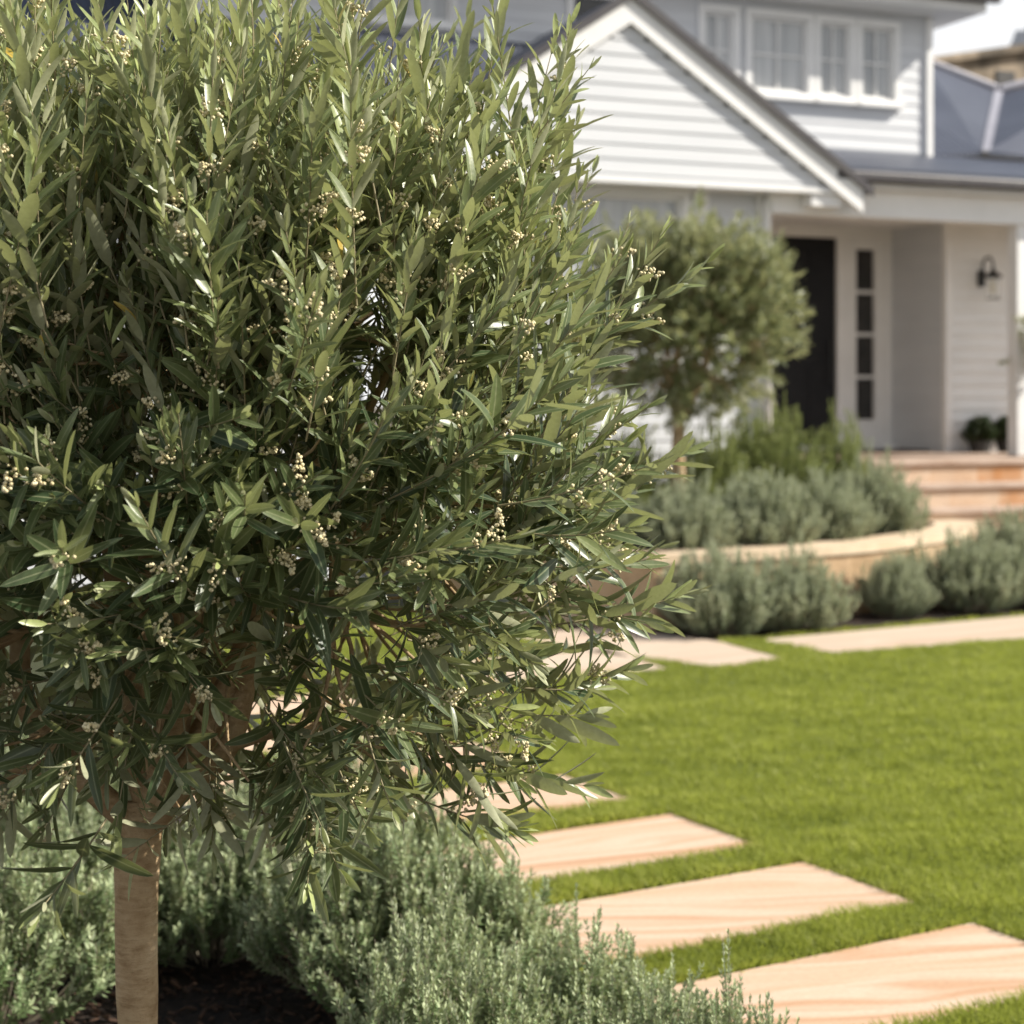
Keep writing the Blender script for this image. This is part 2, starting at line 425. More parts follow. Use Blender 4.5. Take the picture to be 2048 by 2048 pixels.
def sheet(name, poly, z, mat, label=None):
    mb = MB().poly([(p[0], p[1], z) for p in poly]); o = mb.build(name, mat)
    tag(o, label, None, None, "structure"); return o
tag(MB().poly([(-300, -60, -0.02), (300, -60, -0.02), (300, 500, -0.02), (-300, 500, -0.02)]).build("ground", M['ground']), "dry bare soil ground around the garden", None, None, "structure")
sheet("lawn", [(-9, 1.5), (9, 1.5), (9, 16), (-9, 16)], 0.0, M['lawn'], "flat green lawn beside the stepping stone path")
def ccw(p):
    p = np.asarray(p); a = np.sum(p[:, 0] * np.roll(p[:, 1], -1) - np.roll(p[:, 0], -1) * p[:, 1])
    return p if a > 0 else p[::-1]
sheet("garden_bed", ccw(near_bed), 0.006, M['soil'], "dark bark mulch bed under the big olive tree")
sheet("garden_bed", ccw(far_bed), 0.006, M['soil'], "dark mulch strip in front of the sandstone planter")

# ------------------------------------------------------------------ house
TH = R(22)
HO = (2.4755, 17.0, 0)
house = empty("house", HO, TH)
tag(house, "white weatherboard house with grey metal roofs and a black front door", "house")
def hw(u, v, w):   # house point to world
    return (HO[0] + u * math.cos(TH) - v * math.sin(TH), HO[1] + u * math.sin(TH) + v * math.cos(TH), w)

BH = 0.14
def clap(name, u0, u1, w0, w1, v, mat, holes=(), side=None, limit=None, parent=house, depth=0.011):
    """weatherboard wall facing -v (or, with side=u, a wall in the v direction facing -u); limit(w) gives the u range"""
    ws = {w0, w1}
    k = math.floor(w0 / BH)
    while k * BH < w1:
        if k * BH > w0: ws.add(k * BH)
        k += 1
    for h in holes: ws.add(h[2]); ws.add(h[3])
    ws = sorted(w for w in ws if w0 <= w <= w1)
    mb = MB()
    def P(a, off, w):
        return (a, v - off, w) if side is None else (side - off, a, w)
    for a, b in zip(ws[:-1], ws[1:]):
        if b - a < 1e-4: continue
        mid = (a + b) / 2; kb = math.floor(mid / BH)
        oa = depth * (1 - (a - kb * BH) / BH) + 0.002; ob = depth * (1 - (b - kb * BH) / BH) + 0.002
        lo, hi = (u0, u1) if limit is None else limit(mid)
        lo = max(lo, u0); hi = min(hi, u1)
        iv = [(lo, hi)]
        for h in holes:
            if h[2] <= mid <= h[3]:
                nv = []
                for p, q in iv:
                    if h[1] <= p or h[0] >= q: nv.append((p, q)); continue
                    if h[0] > p: nv.append((p, h[0]))
                    if h[1] < q: nv.append((h[1], q))
                iv = nv
        for p, q in iv:
            if q - p < 1e-4: continue
            if side is None:
                mb.poly([P(p, oa, a), P(q, oa, a), P(q, ob, b), P(p, ob, b)])
                if abs(a - kb * BH) < 1e-6: mb.poly([P(p, 0.002, a), P(q, 0.002, a), P(q, oa, a), P(p, oa, a)])
            else:
                mb.poly([P(q, oa, a), P(p, oa, a), P(p, ob, b), P(q, ob, b)])
                if abs(a - kb * BH) < 1e-6: mb.poly([P(q, 0.002, a), P(p, 0.002, a), P(p, oa, a), P(q, oa, a)])
    return mb.build(name, mat, parent)

def window(u0, u1, w0, w1, v, nx, ny, trim=0.07, glass='glass', sill=True, parent=house, room=True):
    """glazed opening u0..u1, w0..w1 in a wall at v: trim proud of the boards, sash, pane, glazing bars"""
    f = MB()
    a = v - 0.05; b = v + 0.10
    f.box((u0 - trim, a, w0), (u0, b, w1)); f.box((u1, a, w0), (u1 + trim, b, w1))
    f.box((u0 - trim, a - 0.004, w1), (u1 + trim, b, w1 + trim)); f.box((u0 - trim, a - 0.004, w0 - trim * 0.6), (u1 + trim, b, w0))
    o = f.build("window", M['white'], parent, bevel=0.004, seg=1)
    s = MB(); t = 0.035
    s.box((u0, v, w0), (u0 + t, v + 0.05, w1)); s.box((u1 - t, v, w0), (u1, v + 0.05, w1))
    s.box((u0 + t, v + 0.001, w0), (u1 - t, v + 0.049, w0 + t)); s.box((u0 + t, v + 0.001, w1 - t), (u1 - t, v + 0.049, w1))
    for i in range(1, nx):
        x = u0 + (u1 - u0) * i / nx; s.box((x - 0.011, v + 0.006, w0 + t), (x + 0.011, v + 0.032, w1 - t))
    for j in range(1, ny):
        z = w0 + (w1 - w0) * j / ny; s.box((u0 + t, v + 0.008, z - 0.011), (u1 - t, v + 0.030, z + 0.011))
    s.build("frame", M['white'], o)
    MB().box((u0 + t * 0.6, v + 0.034, w0 + t * 0.6), (u1 - t * 0.6, v + 0.040, w1 - t * 0.6)).build("pane", M[glass], o)
    if sill:
        MB().box((u0 - trim - 0.03, v - 0.10, w0 - trim * 0.6 - 0.05), (u1 + trim + 0.03, v + 0.02, w0 - trim * 0.6 - 0.002)).build("sill", M['white'], o, bevel=0.004, seg=1)
    return o

# left wing under the gable
wing_hole = (-2.70, -0.90, 2.05, 3.62)
clap("wall", -3.30, 0.0, 0.0, 3.75, 0.0, M['board'], [wing_hole])
wo = window(wing_hole[0], wing_hole[1], wing_hole[2], wing_hole[3], 0.0, 2, 1, 0.10)
MB().box((-0.785, -0.075, 1.95), (-0.62, 0.0, 3.735)).build("corner_post", M['white'], house, bevel=0.004)
MB().box((-0.055, -0.055, 0), (0.03, 0.05, 3.74)).build("corner_board", M['white'], house, bevel=0.004)
MB().poly([(0, 0, 0), (0, 2.3, 0), (0, 2.3, 3.75), (0, 0, 3.75)]).build("side_wall", M['greyboard'], house)
# downpipe on the wing corner
dp = MB().tube([(0.02, -0.10, 0.4), (0.02, -0.10, 3.58), (0.03, -0.13, 3.66), (0.05, -0.22, 3.72)], 0.04, 12)
dp.build("downpipe", M['white'], house, smooth=True)
# gable (pediment) plane
GV, UA, WA, SL, TIPU = -0.35, -1.63, 5.19, 0.655, 2.56
def glim(w):
    h = (WA + 0.03 - w) / SL
    return (UA - h, UA + h)
clap("gable_wall", UA - TIPU, UA + TIPU, 3.74, WA - 0.01, GV, M['board'], limit=glim)
MB().box((UA - 2.50, GV - 0.03, 3.69), (UA + 2.30, 0.06, 3.74)).build("soffit", M['white'], house)
MB().box((UA + 2.0, GV + 0.002, 3.56), (UA + 2.36, 0.30, 3.688)).build("beam_end", M['white'], house, bevel=0.01)
for s in (-1, 1):
    u_t, w_t = UA + s * TIPU, WA - SL * TIPU
    # rake board: white, thick
    pts = [(UA, GV - 0.065, WA), (u_t, GV - 0.065, w_t), (u_t, GV - 0.065, w_t + 0.25), (UA, GV - 0.065, WA + 0.25)]
    if s < 0: pts = pts[::-1]
    n = [(p[0], GV - 0.045, p[2]) for p in pts]
    m = MB().hexa([pts[0], pts[1], n[1], n[0], pts[3], pts[2], n[2], n[3]] if s > 0 else [pts[2], pts[3], n[3], n[2], pts[1], pts[0], n[0], n[1]])
    m.build("barge_board", M['white'], house)
    # sloping soffit between barge board and gable wall
    MB().slab([(UA, GV - 0.046, WA + 0.045), (u_t, GV - 0.046, w_t + 0.045), (u_t, GV + 0.02, w_t + 0.045), (UA, GV + 0.02, WA + 0.045)], 0.03).build("eave_soffit", M['white'], house)
    # roof plane
    e = 0.10
    ut2 = UA + s * (TIPU + e); wt2 = WA - SL * (TIPU + e)
    MB().slab([(UA, GV - 0.08, WA + 0.30), (ut2, GV - 0.08, wt2 + 0.30), (ut2, 3.2, wt2 + 0.30), (UA, 3.2, WA + 0.30)], 0.045).build("gable_roof", M['roofside'], house)
    MB().hexa([(UA, GV - 0.105, WA + 0.225), (ut2, GV - 0.105, wt2 + 0.225), (ut2, GV - 0.0805, wt2 + 0.225), (UA, GV - 0.0805, WA + 0.225),
               (UA, GV - 0.105, WA + 0.315), (ut2, GV - 0.105, wt2 + 0.315), (ut2, GV - 0.0805, wt2 + 0.315), (UA, GV - 0.0805, WA + 0.315)]).build("roof_edge_trim", M['gutter'], house)
# porch: beam, ceiling, gutter, post, roof
MB().box((0.04, -0.16, 3.50), (8.0, 0.06, 3.78)).build("porch_beam", M['white'], house, bevel=0.006)
MB().box((0.5, -0.28, 3.775), (8.0, -0.165, 3.83)).build("fascia", M['white'], house)
MB().box((0.04, 0.07, 3.66), (8.0, 2.6, 3.70)).build("porch_ceiling", M['white'], house)
gu = MB(); gu.box((0.62, -0.42, 3.832), (8.0, -0.29, 3.93)); gu.build("gutter", M['gutter'], house, bevel=0.02)
MB().slab([(0.3, -0.36, 3.97), (8.0, -0.36, 3.97), (8.0, 1.75, 4.50), (0.3, 1.75, 4.50)], 0.035).build("porch_roof", M['roof'], house)
MB().box((3.03, -0.13, 1.06), (3.19, 0.03, 3.5)).build("porch_post", M['white'], house, bevel=0.006)
# door wall and recess
clap("wall", 0.0, 1.15, 1.06, 3.66, 2.30, M['white'])  # whiter than the gable boards: brightness under the porch put into colour
clap("wall", 1.15, 3.07, 3.62, 3.66, 2.30, M['white'])
clap("recess_wall", 1.15, 2.30, 1.06, 3.66, 0, M['board'], side=3.07)
clap("lantern_wall", 3.07, 4.30, 1.06, 3.66, 1.15, M['white'], depth=0.03)
clap("wall", 4.30, 8.0, 1.06, 3.66, 1.15, M['board'])
MB().box((3.035, 1.105, 1.06), (3.115, 1.19, 3.66)).build("corner_board", M['white'], house, bevel=0.004)
fr = MB()
fr.box((0.98, 2.19, 1.06), (1.10, 2.32, 3.54)); fr.box((2.31, 2.19, 1.06), (2.46, 2.32, 3.54)); fr.box((2.97, 2.19, 1.06), (3.06, 2.32, 3.54))
fr.box((0.98, 2.186, 3.54), (3.06, 2.32, 3.66))
fr.build("door_frame", M['white'], house, bevel=0.006)
door = MB().box((1.10, 2.24, 1.08), (2.31, 2.29, 3.54)).build("door", M['black'], house)
pn = MB()
for (a, b) in ((1.17, 1.46), (1.56, 1.85), (1.95, 2.24)):
    for (c, d) in ((1.25, 2.05), (2.20, 3.42)):
        pn.box((a, 2.228, c), (b, 2.2395, d))
pn.build("door_panel", M['black'], door, bevel=0.01)
MB().tube([(2.20, 2.20, 1.85), (2.20, 2.17, 1.85), (2.20, 2.17, 2.35), (2.20, 2.20, 2.35)], 0.012, 8).build("handle", M['metal'], door)
sl = MB()
sl.box((2.46, 2.21, 1.08), (2.58, 2.30, 3.54)); sl.box((2.84, 2.21, 1.08), (2.97, 2.30, 3.54))
sl.box((2.58, 2.212, 1.08), (2.84, 2.30, 1.42)); sl.box((2.58, 2.212, 3.42), (2.84, 2.30, 3.54))
for z in (1.92, 2.42, 2.92): sl.box((2.58, 2.22, z - 0.02), (2.84, 2.28, z + 0.02))
slo = sl.build("sidelight", M['white'], house, bevel=0.004)
MB().box((2.575, 2.262, 1.415), (2.845, 2.27, 3.425)).build("pane", M['darkglass'], slo)
MB().box((0.0, -0.66, 0.90), (8.0, 2.6, 1.06)).build("porch_floor", M['porch'], house)
MB().box((0.98, 2.05, 1.062), (3.06, 2.185, 1.12)).build("door_sill", M['white'], house, bevel=0.01)
MB().slab([(-5.55, 0.30, 3.92), (-1.75, 0.30, 3.92), (-1.75, 1.57, 5.36), (-5.55, 1.57, 5.36)], 0.05).build("front_roof", M['roof'], house)
# upper storey
UV = 1.6
UW = [(0.22, 0.58), (0.80, 1.52), (1.68, 2.07), (2.23, 2.66)]
holes = [(a, b, 5.06, 5.88) for a, b in UW] + [(-1.35, -0.55, 5.2, 5.95), (-3.9, -2.7, 5.50, 5.92)]
clap("upper_wall", -5.6, 3.15, 3.9, 6.06, UV, M['board'], holes)
for a, b in UW: window(a, b, 5.06, 5.88, UV, 2, 2, 0.075)
window(-1.35, -0.55, 5.2, 5.95, UV, 1, 1, 0.06, glass='darkglass')
window(-3.9, -2.7, 5.50, 5.92, UV, 3, 1, 0.06)
MB().box((3.10, UV - 0.05, 4.2), (3.18, UV + 0.03, 6.05)).build("corner_board", M['white'], house, bevel=0.004)
MB().poly([(3.15, UV, 4.0), (3.15, 8.0, 4.0), (3.15, 8.0, 6.06), (3.15, UV, 6.06)]).build("side_wall", M['board'], house)
MB().box((-6.0, UV - 0.42, 6.055), (3.60, 8.0, 6.10)).build("eave_soffit", M['white'], house)
MB().box((-6.0, UV - 0.45, 6.06), (3.62, UV - 0.422, 6.25)).build("fascia", M['white'], house)
MB().box((-6.0, UV - 0.57, 6.16), (3.75, UV - 0.452, 6.28)).build("gutter", M['gutter'], house, bevel=0.02)
MB().slab([(-6.1, UV - 0.50, 6.32), (3.72, UV - 0.50, 6.32), (3.72, 5.0, 8.2), (-6.1, 5.0, 8.2)], 0.05).build("upper_roof", M['roof'], house)
# roofs to the right of the upper storey: two slopes meeting in a valley
MB().slab([(3.16, 1.62, 4.47), (3.92, 1.62, 4.56), (6.36, 4.5, 5.91), (5.20, 4.5, 6.22), (3.16, 4.5, 6.24)], 0.05).build("hip_roof", M['roof'], house)
MB().slab([(3.99, 1.62, 4.57), (8.0, 1.2, 4.40), (9.5, 4.5, 6.75), (6.44, 4.5, 5.90)], 0.05).build("hip_roof", M['roofside'], house)
MB().slab([(3.90, 1.60, 4.575), (4.02, 1.60, 4.59), (6.47, 4.5, 5.93), (6.33, 4.5, 5.935)], 0.02).build("valley_flashing", M['flash'], house)
MB().tube([(5.15, 4.5, 6.26), (6.36, 4.5, 5.96)], 0.05, 8).build("ridge_cap", M['flash'], house)
MB().tube([(6.42, 4.5, 5.95), (9.5, 4.5, 6.80)], 0.05, 8).build("ridge_cap", M['flash'], house)
MB().poly([(3.16, 4.55, 3.8), (9.5, 4.55, 3.8), (9.5, 4.55, 6.6), (6.4, 4.55, 5.8), (3.16, 4.55, 6.1)]).build("back_wall", M['board'], house)
# left part of the house behind the big tree
clap("wall", -12.0, -4.0, 0.0, 3.6, 0.4, M['board'])
MB().slab([(-12.5, -0.1, 3.65), (-4.85, -0.1, 3.65), (-5.75, 3.4, 6.9), (-12.5, 3.4, 6.9)], 0.06).build("side_roof", M['roof'], house)
MB().hexa([(-4.83, -0.14, 3.50), (-4.68, -0.14, 3.50), (-5.58, 3.4, 6.75), (-5.73, 3.4, 6.75), (-4.83, -0.14, 3.74), (-4.68, -0.14, 3.74), (-5.58, 3.4, 6.99), (-5.73, 3.4, 6.99)]).build("roof_edge_trim", M['gutter'], house)

# steps up to the porch
steps = empty("stone_steps", hw(0.2, -0.70, 0), TH)
tag(steps, "wide sandstone steps with rust stained risers leading up to the porch", "steps")
RH = 1.06 / 5
for k in range(5):
    v0 = -0.33 * k
    top = 1.06 - RH * k
    MB().box((0, v0 - 0.31 + 0.0, 0 if k == 4 else 0.0), (7.6, v0 + 0.02 - (0.0 if k else 0.0), top - 0.05)).build("riser", M['riser'], steps)
    MB().box((-0.02, v0 - 0.345, top - 0.05), (7.62, v0 + 0.015, top)).build("tread", M['porch'], steps, bevel=0.012)

# wall lantern
ln = empty("wall_lantern", hw(3.52, 1.13, 3.02), TH)
tag(ln, "black gooseneck wall lantern with clear glass on the white boards right of the door", "wall lantern")
MB().box((-0.045, -0.035, -0.09), (0.045, 0.0, 0.10)).build("wall_plate", M['metal'], ln, bevel=0.008)
arc = [(0, -0.03, 0.04), (0, -0.05, 0.10)] + [(0, -0.13 - 0.085 * math.cos(a), 0.15 + 0.085 * math.sin(a)) for a in np.linspace(math.pi, 0, 9)][::-1][::-1]
arc = [(0, -0.03, 0.02), (0, -0.045, 0.09)] + [(0, -0.135 + 0.09 * math.cos(a), 0.14 + 0.10 * math.sin(a)) for a in np.linspace(0, math.pi, 10)] + [(0, -0.225, 0.09)]
MB().tube(arc, 0.013, 8).build("arm", M['metal'], ln, smooth=True)
MB().lathe([(0.0, 0.11), (0.02, 0.11), (0.03, 0.075), (0.075, 0.045), (0.105, 0.01), (0.105, 0.0), (0.0, 0.0)], (0, -0.225, 0), 24).build("hood", M['metal'], ln, smooth=False)
MB().lathe([(0.075, 0.0), (0.078, -0.12), (0.07, -0.225)], (0, -0.225, 0), 24).build("glass", M['clear'], ln, smooth=True)
MB().lathe([(0.078, -0.225), (0.078, -0.235), (0.0, -0.235)], (0, -0.225, 0), 24).build("base_ring", M['metal'], ln)
MB().tube([(0, -0.225, -0.02), (0, -0.225, -0.17)], 0.028, 12).build("candle_tube", M['candle'], ln, smooth=True)

dm = MB().box((0, 0, 0), (1.25, 0.55, 0.022)).build("door_mat", M['mat'], None, bevel=0.006)
dm.location = hw(2.05, 1.45, 1.0605); dm.rotation_euler = (0, 0, TH)
tag(dm, "dark grey rectangular mat lying on the porch in front of the sidelight", "door mat")

# neighbouring buildings beyond the roofs
nb = empty("neighbouring_building", (15.5, 58, 0), R(25))
tag(nb, "weathered sandstone coloured building with dark openings seen beyond the grey roofs", "building")
MB().hexa([(-6, 0, 0), (14, 0, 0), (14, 8, 0), (-6, 8, 0), (-6, 0, 12.0), (14, 0, 16.0), (14, 8, 16.0), (-6, 8, 12.0)]).build("wall", M['neigh'], nb)
wm = MB()
for i in range(7):
    x = -3.6 + i * 1.6; z = 12.3 + i * 0.32
    for j in range(2):
        q = MB().box((x, -0.06, z - 1.5 - j * 2.3), (x + 0.8, 0.02, z - 0.3 - j * 2.3)); q.build("window", M['darkhole'], nb)
MB().hexa([(-6.2, -0.3, 12.0), (14.2, -0.3, 16.0), (14.2, 8.2, 16.0), (-6.2, 8.2, 12.0), (-6.2, -0.3, 12.25), (14.2, -0.3, 16.25), (14.2, 8.2, 16.25), (-6.2, 8.2, 12.25)]).build("parapet", M['neigh'], nb)
tb = empty("tower_block", (22.6, 72, 0), R(-12))
tag(tb, "tall pale grey tower block just showing above the sandstone building", "building")
MB().box((-1.3, 0, 0), (10, 8, 17.3)).build("wall", M['tower'], tb)
MB().box((-0.5, 1, 17.3), (9, 7, 18.3)).build("roof_plant_room", M['tower'], tb)
for i in range(4):
    for j in range(3):
        MB().box((-0.6 + i * 1.6, -0.05, 15.4 - j * 2.6), (0.3 + i * 1.6, 0.02, 16.6 - j * 2.6)).build("window", M['darkglass'], tb)

# ------------------------------------------------------------------ planter
def smooth_path(pts, n=8):
    pts = [np.array(p, float) for p in pts]; out = []
    for i in range(len(pts) - 1):
        p0 = pts[max(i - 1, 0)]; p1 = pts[i]; p2 = pts[i + 1]; p3 = pts[min(i + 2, len(pts) - 1)]
        for t in np.linspace(0, 1, n, endpoint=False):
            out.append(0.5 * ((2 * p1) + (-p0 + p2) * t + (2 * p0 - 5 * p1 + 4 * p2 - p3) * t * t + (-p0 + 3 * p1 - 3 * p2 + p3) * t ** 3))
    out.append(pts[-1]); return out
front = smooth_path([(1.02, 12.18), (1.75, 12.55), (2.73, 13.20), (3.60, 14.20), (4.02, 14.95), (4.17, 15.55), (3.95, 16.1), (3.45, 16.45)], 6)
outer = [np.array((-0.55, 13.1))] + front + [np.array((0.2, 15.7)), np.array((-0.75, 14.4))]
def offset(poly, d):
    n = len(poly); out = []
    for i in range(n):
        a = poly[i - 1]; b = poly[i]; c = poly[(i + 1) % n]
        e1 = (b - a) / np.linalg.norm(b - a); e2 = (c - b) / np.linalg.norm(c - b)
        n1 = np.array((-e1[1], e1[0])); n2 = np.array((-e2[1], e2[0]))
        m = n1 + n2; m = m / max(np.dot(m, n1), 0.35) / 1.0
        m = m / 1.0
        out.append(b + m * d / 1.0 if np.linalg.norm(m) < 2.0 else b + n1 * d)
    return out
planter = empty("stone_planter", (1.02, 12.18, 0))
tag(planter, "curved raised sandstone planter with pale smooth cap stone", "planter")
po = np.array((1.02, 12.18))
outer_l = [p - po for p in outer]
inner_l = offset(outer_l, 0.32)
cap_o = offset(outer_l, -0.025)
PH = 0.54
def ring(o_, i_, z0, z1):
    mb = MB(); n = len(o_)
    for k in range(n):
        j = (k + 1) % n
        mb.poly([(*o_[k], z0), (*o_[j], z0), (*o_[j], z1), (*o_[k], z1)])
        mb.poly([(*i_[j], z0), (*i_[k], z0), (*i_[k], z1), (*i_[j], z1)])
        mb.poly([(*o_[k], z1), (*o_[j], z1), (*i_[j], z1), (*i_[k], z1)])
        mb.poly([(*o_[j], z0), (*o_[k], z0), (*i_[k], z0), (*i_[j], z0)])
    return mb
ring(outer_l, inner_l, 0.0, PH - 0.07).build("planter_wall", M['planter'], planter)
ring(cap_o, offset(outer_l, 0.34), PH - 0.069, PH).build("cap_stone", M['cap'], planter)
so = MB().poly([(*p, PH - 0.10) for p in offset(outer_l, 0.30)]).build("soil", M['soil'], planter)

# ------------------------------------------------------------------ pavers
ordn = ["", "", "", "", "", "", "", "", ""]
paver_labels = {
    -3: "sandstone stepping stone hidden behind the olive tree, farthest of the row",
    -2: "sandstone stepping stone behind the olive crown, second from the far end of the row",
    -1: "sandstone stepping stone seen only through gaps low in the olive crown",
    0: "pale sandstone stepping stone with its right corner just clear of the olive leaves",
    1: "creamy sandstone stepping stone with a curved rust vein, beside the lowest olive spray",
    2: "large peach striped sandstone stepping stone fully clear of the tree, above the nearest grass strip",
    3: "orange brown banded stepping stone cut by the right picture edge behind the grey sprigs",
    4: "nearest sandstone stepping stone, showing only below the lowest grass strip",
    5: "sandstone stepping stone at the camera end of the row, out of sight below",
}
def paver(poly, mat, label, ang):
    poly = ccw(poly); c = poly.mean(0); ca, sa = math.cos(-ang), math.sin(-ang)
    loc = [((p[0] - c[0]) * ca - (p[1] - c[1]) * sa, (p[0] - c[0]) * sa + (p[1] - c[1]) * ca) for p in poly]
    o = MB().slab([(x, y, 0.014) for x, y in loc], 0.03).build("stepping_stone", mat, None, bevel=0.004)
    o.location = (c[0], c[1], 0); o.rotation_euler = (0, 0, ang)
    tag(o, label, "stepping stone", "sandstone stepping stones set in the lawn"); return o
for k, p in zip(range(-3, 6), pavers):
    if k > 4: continue
    paver(p, M['paver'], paver_labels[k], R(30) + (R(-22) if k in (2, 3, 4) else R(-8)))
for p, l in zip(far_slabs, ["pale stone slab with one pointed corner poking out right of the olive leaves",
                            "broad pale stone slab in front of the planter's left end",
                            "long pale stone slab running to the right edge in front of the shrub row"]):
    paver(p, M['slab'], l, R(28))

# ------------------------------------------------------------------ foliage builders
LS = np.array([0, .07, .20, .40, .64, .82, .93, 1.0]); LW = np.array([.10, .40, .82, 1.0, .95, .70, .42, .04])
def unit(a):
    return a / (np.linalg.norm(a, axis=-1, keepdims=True) + 1e-9)

def leaves_mesh(base, d, n, L, W, tint, curv, fold=0.25, twist=None, S=LS, WP=LW):
    base, d, n = map(lambda a: np.asarray(a, float), (base, d, n)); L, W, tint, curv = map(lambda a: np.asarray(a, float), (L, W, tint, curv))
    d = unit(d); n = unit(n - (n * d).sum(1, keepdims=True) * d); b = np.cross(d, n)
    k = len(S); K = len(base)
    V = np.zeros((K, k, 3, 3)); T = np.zeros((K, k, 3)); A = np.zeros((K, k, 3))
    for j in range(k):
        s = S[j]
        if twist is not None:
            a = (twist * s)[:, None]; bj = b * np.cos(a) + n * np.sin(a); nj = n * np.cos(a) - b * np.sin(a)
        else: bj, nj = b, n
        mid = base + d * (L * s)[:, None] - n * (curv * L * s * s)[:, None]
        w = (W * 0.5 * WP[j])[:, None]
        V[:, j, 0] = mid - bj * w + nj * w * fold; V[:, j, 1] = mid; V[:, j, 2] = mid + bj * w + nj * w * fold
        A[:, j, 0] = A[:, j, 2] = 1.0
        T[:, j, :] = tint[:, None]
    vi = np.arange(K * k * 3).reshape(K, k, 3)
    q = []
    for j in range(k - 1):
        for c in range(2):
            q.append(np.stack([vi[:, j, c], vi[:, j, c + 1], vi[:, j + 1, c + 1], vi[:, j + 1, c]], 1))
    return V.reshape(-1, 3), np.concatenate(q), {"tint": T.ravel(), "across": A.ravel()}

class Plant:
    def __init__(s):
        s.b = []; s.d = []; s.n = []; s.L = []; s.W = []; s.t = []; s.c = []; s.tw = []
        s.stems = []           # (pts array, r0, r1)
    def leaf(s, b, d, n, L, W, t, c=0.1, tw=0.0):
        s.b.append(b); s.d.append(d); s.n.append(n); s.L.append(L); s.W.append(W); s.t.append(t); s.c.append(c); s.tw.append(tw)
    def leafmesh(s, name, S=LS, WP=LW, fold=0.25):
        V, q, at = leaves_mesh(s.b, s.d, s.n, s.L, s.W, np.clip(s.t, 0, 0.88) + (np.random.default_rng(1).random(len(s.t)) < 0.012) * 0.5, s.c, fold, np.array(s.tw), S, WP)
        return fast_mesh(name, V, q, None, at, True)
    def stemmesh(s, name, n=5):
        Vs, Qs, off = [], [], 0
        for pts, r0, r1 in s.stems:
            k = len(pts); t = np.gradient(pts, axis=0); t = unit(t)
            ref = np.array([0.31, 0.17, 0.93]) if abs(t[0][2]) < 0.9 else np.array([0.95, 0.2, 0.1])
            x = unit(np.cross(t, ref)); y = np.cross(t, x)
            a = np.arange(n) * 2 * np.pi / n
            r = np.linspace(r0, r1, k)[:, None, None]
            v = pts[:, None, :] + r * (x[:, None, :] * np.cos(a)[None, :, None] + y[:, None, :] * np.sin(a)[None, :, None])
            Vs.append(v.reshape(-1, 3)); i = np.arange(k * n).reshape(k, n) + off
            i2 = np.roll(i, -1, axis=1)
            Qs.append(np.stack([i[:-1], i2[:-1], i2[1:], i[1:]], -1).reshape(-1, 4)); off += k * n
        return fast_mesh(name, np.concatenate(Vs), np.concatenate(Qs), None, None, True)

def rnd_unit(g):
    v = g.normal(size=3); return v / np.linalg.norm(v)
def perp(a, g):
    v = np.cross(a, rnd_unit(g)); return v / (np.linalg.norm(v) + 1e-9)

def olive_shoot(P, g, o, d, length, Lmax, pairs, up=0.25, r0=0.0020, flowers=None, wr=0.185, tint0=0.1, spread=(56, 34)):
    """one shoot: a curving stem with opposite pairs of lance shaped leaves, small young ones at the tip"""
    d = d / np.linalg.norm(d); upv = np.array([0, 0, 1.0]); side = perp(d, g) * g.uniform(0, 0.12)
    k = 7; s = np.linspace(0, 1, k)[:, None]
    pts = o + d * length * s + (upv * up + side) * length * 0.5 * s * s
    P.stems.append((pts, r0, 0.0008))
    x = perp(d, g); phase = g.uniform(0, 6.28)
    for i in range(pairs):
        f = 0.12 + 0.88 * (i + 0.3 * g.random()) / pairs
        p = np.array([np.interp(f, s[:, 0], pts[:, c]) for c in range(3)])
        t = pts[min(int(f * 6) + 1, 6)] - pts[min(int(f * 6), 5)]; t = t / np.linalg.norm(t)
        xx = unit((x - t * np.dot(x, t))[None])[0]; yy = np.cross(t, xx)
        a0 = phase + (i % 2) * math.pi / 2 + g.normal() * 0.25
        size = (0.72 + 0.5 * math.sin(math.pi * min(1, f * 0.95 + 0.1))) * (1.0 if f < 0.8 else 1.0 - (f - 0.8) * 2.2)
        for sgn in (0, math.pi):
            if g.random() < 0.06: continue
            a = a0 + sgn + g.normal() * 0.15
            rad = xx * math.cos(a) + yy * math.sin(a)
            ang = R(np.clip(g.normal(spread[0] - spread[1] * f, 9), 8, 85))
            ld = t * math.cos(ang) + rad * math.sin(ang)
            ln_ = t * math.sin(ang) - rad * math.cos(ang)        # upper side faces the shoot tip
            ln_ = ln_ + rnd_unit(g) * 0.28
            L = Lmax * size * g.uniform(0.78, 1.12)
            young = np.clip((f - 0.55) * 1.3, 0, 1) * g.uniform(0.5, 1.1)
            P.leaf(p, ld, ln_, L, L * wr * g.uniform(0.75, 1.25), tint0 + 0.75 * young + g.normal() * 0.08, g.normal(0.12, 0.10), g.normal() * 0.35)
    tip = pts[-1]; t = unit((pts[-1] - pts[-2])[None])[0]
    for q in range(g.integers(2, 4)):
        ld = t + rnd_unit(g) * 0.28
        L = Lmax * g.uniform(0.38, 0.62); P.leaf(tip, ld, perp(unit(ld[None])[0], g), L, L * 0.22, tint0 + g.uniform(0.55, 0.95), 0.05, g.normal() * 0.3)
    if flowers is not None:
        for _ in range(g.integers(1, 3)):
            f = g.uniform(0.35, 0.85)
            p = np.array([np.interp(f, s[:, 0], pts[:, c]) for c in range(3)])
            flowers.append((p, unit((t * 0.5 + perp(t, g))[None])[0]))
    return pts

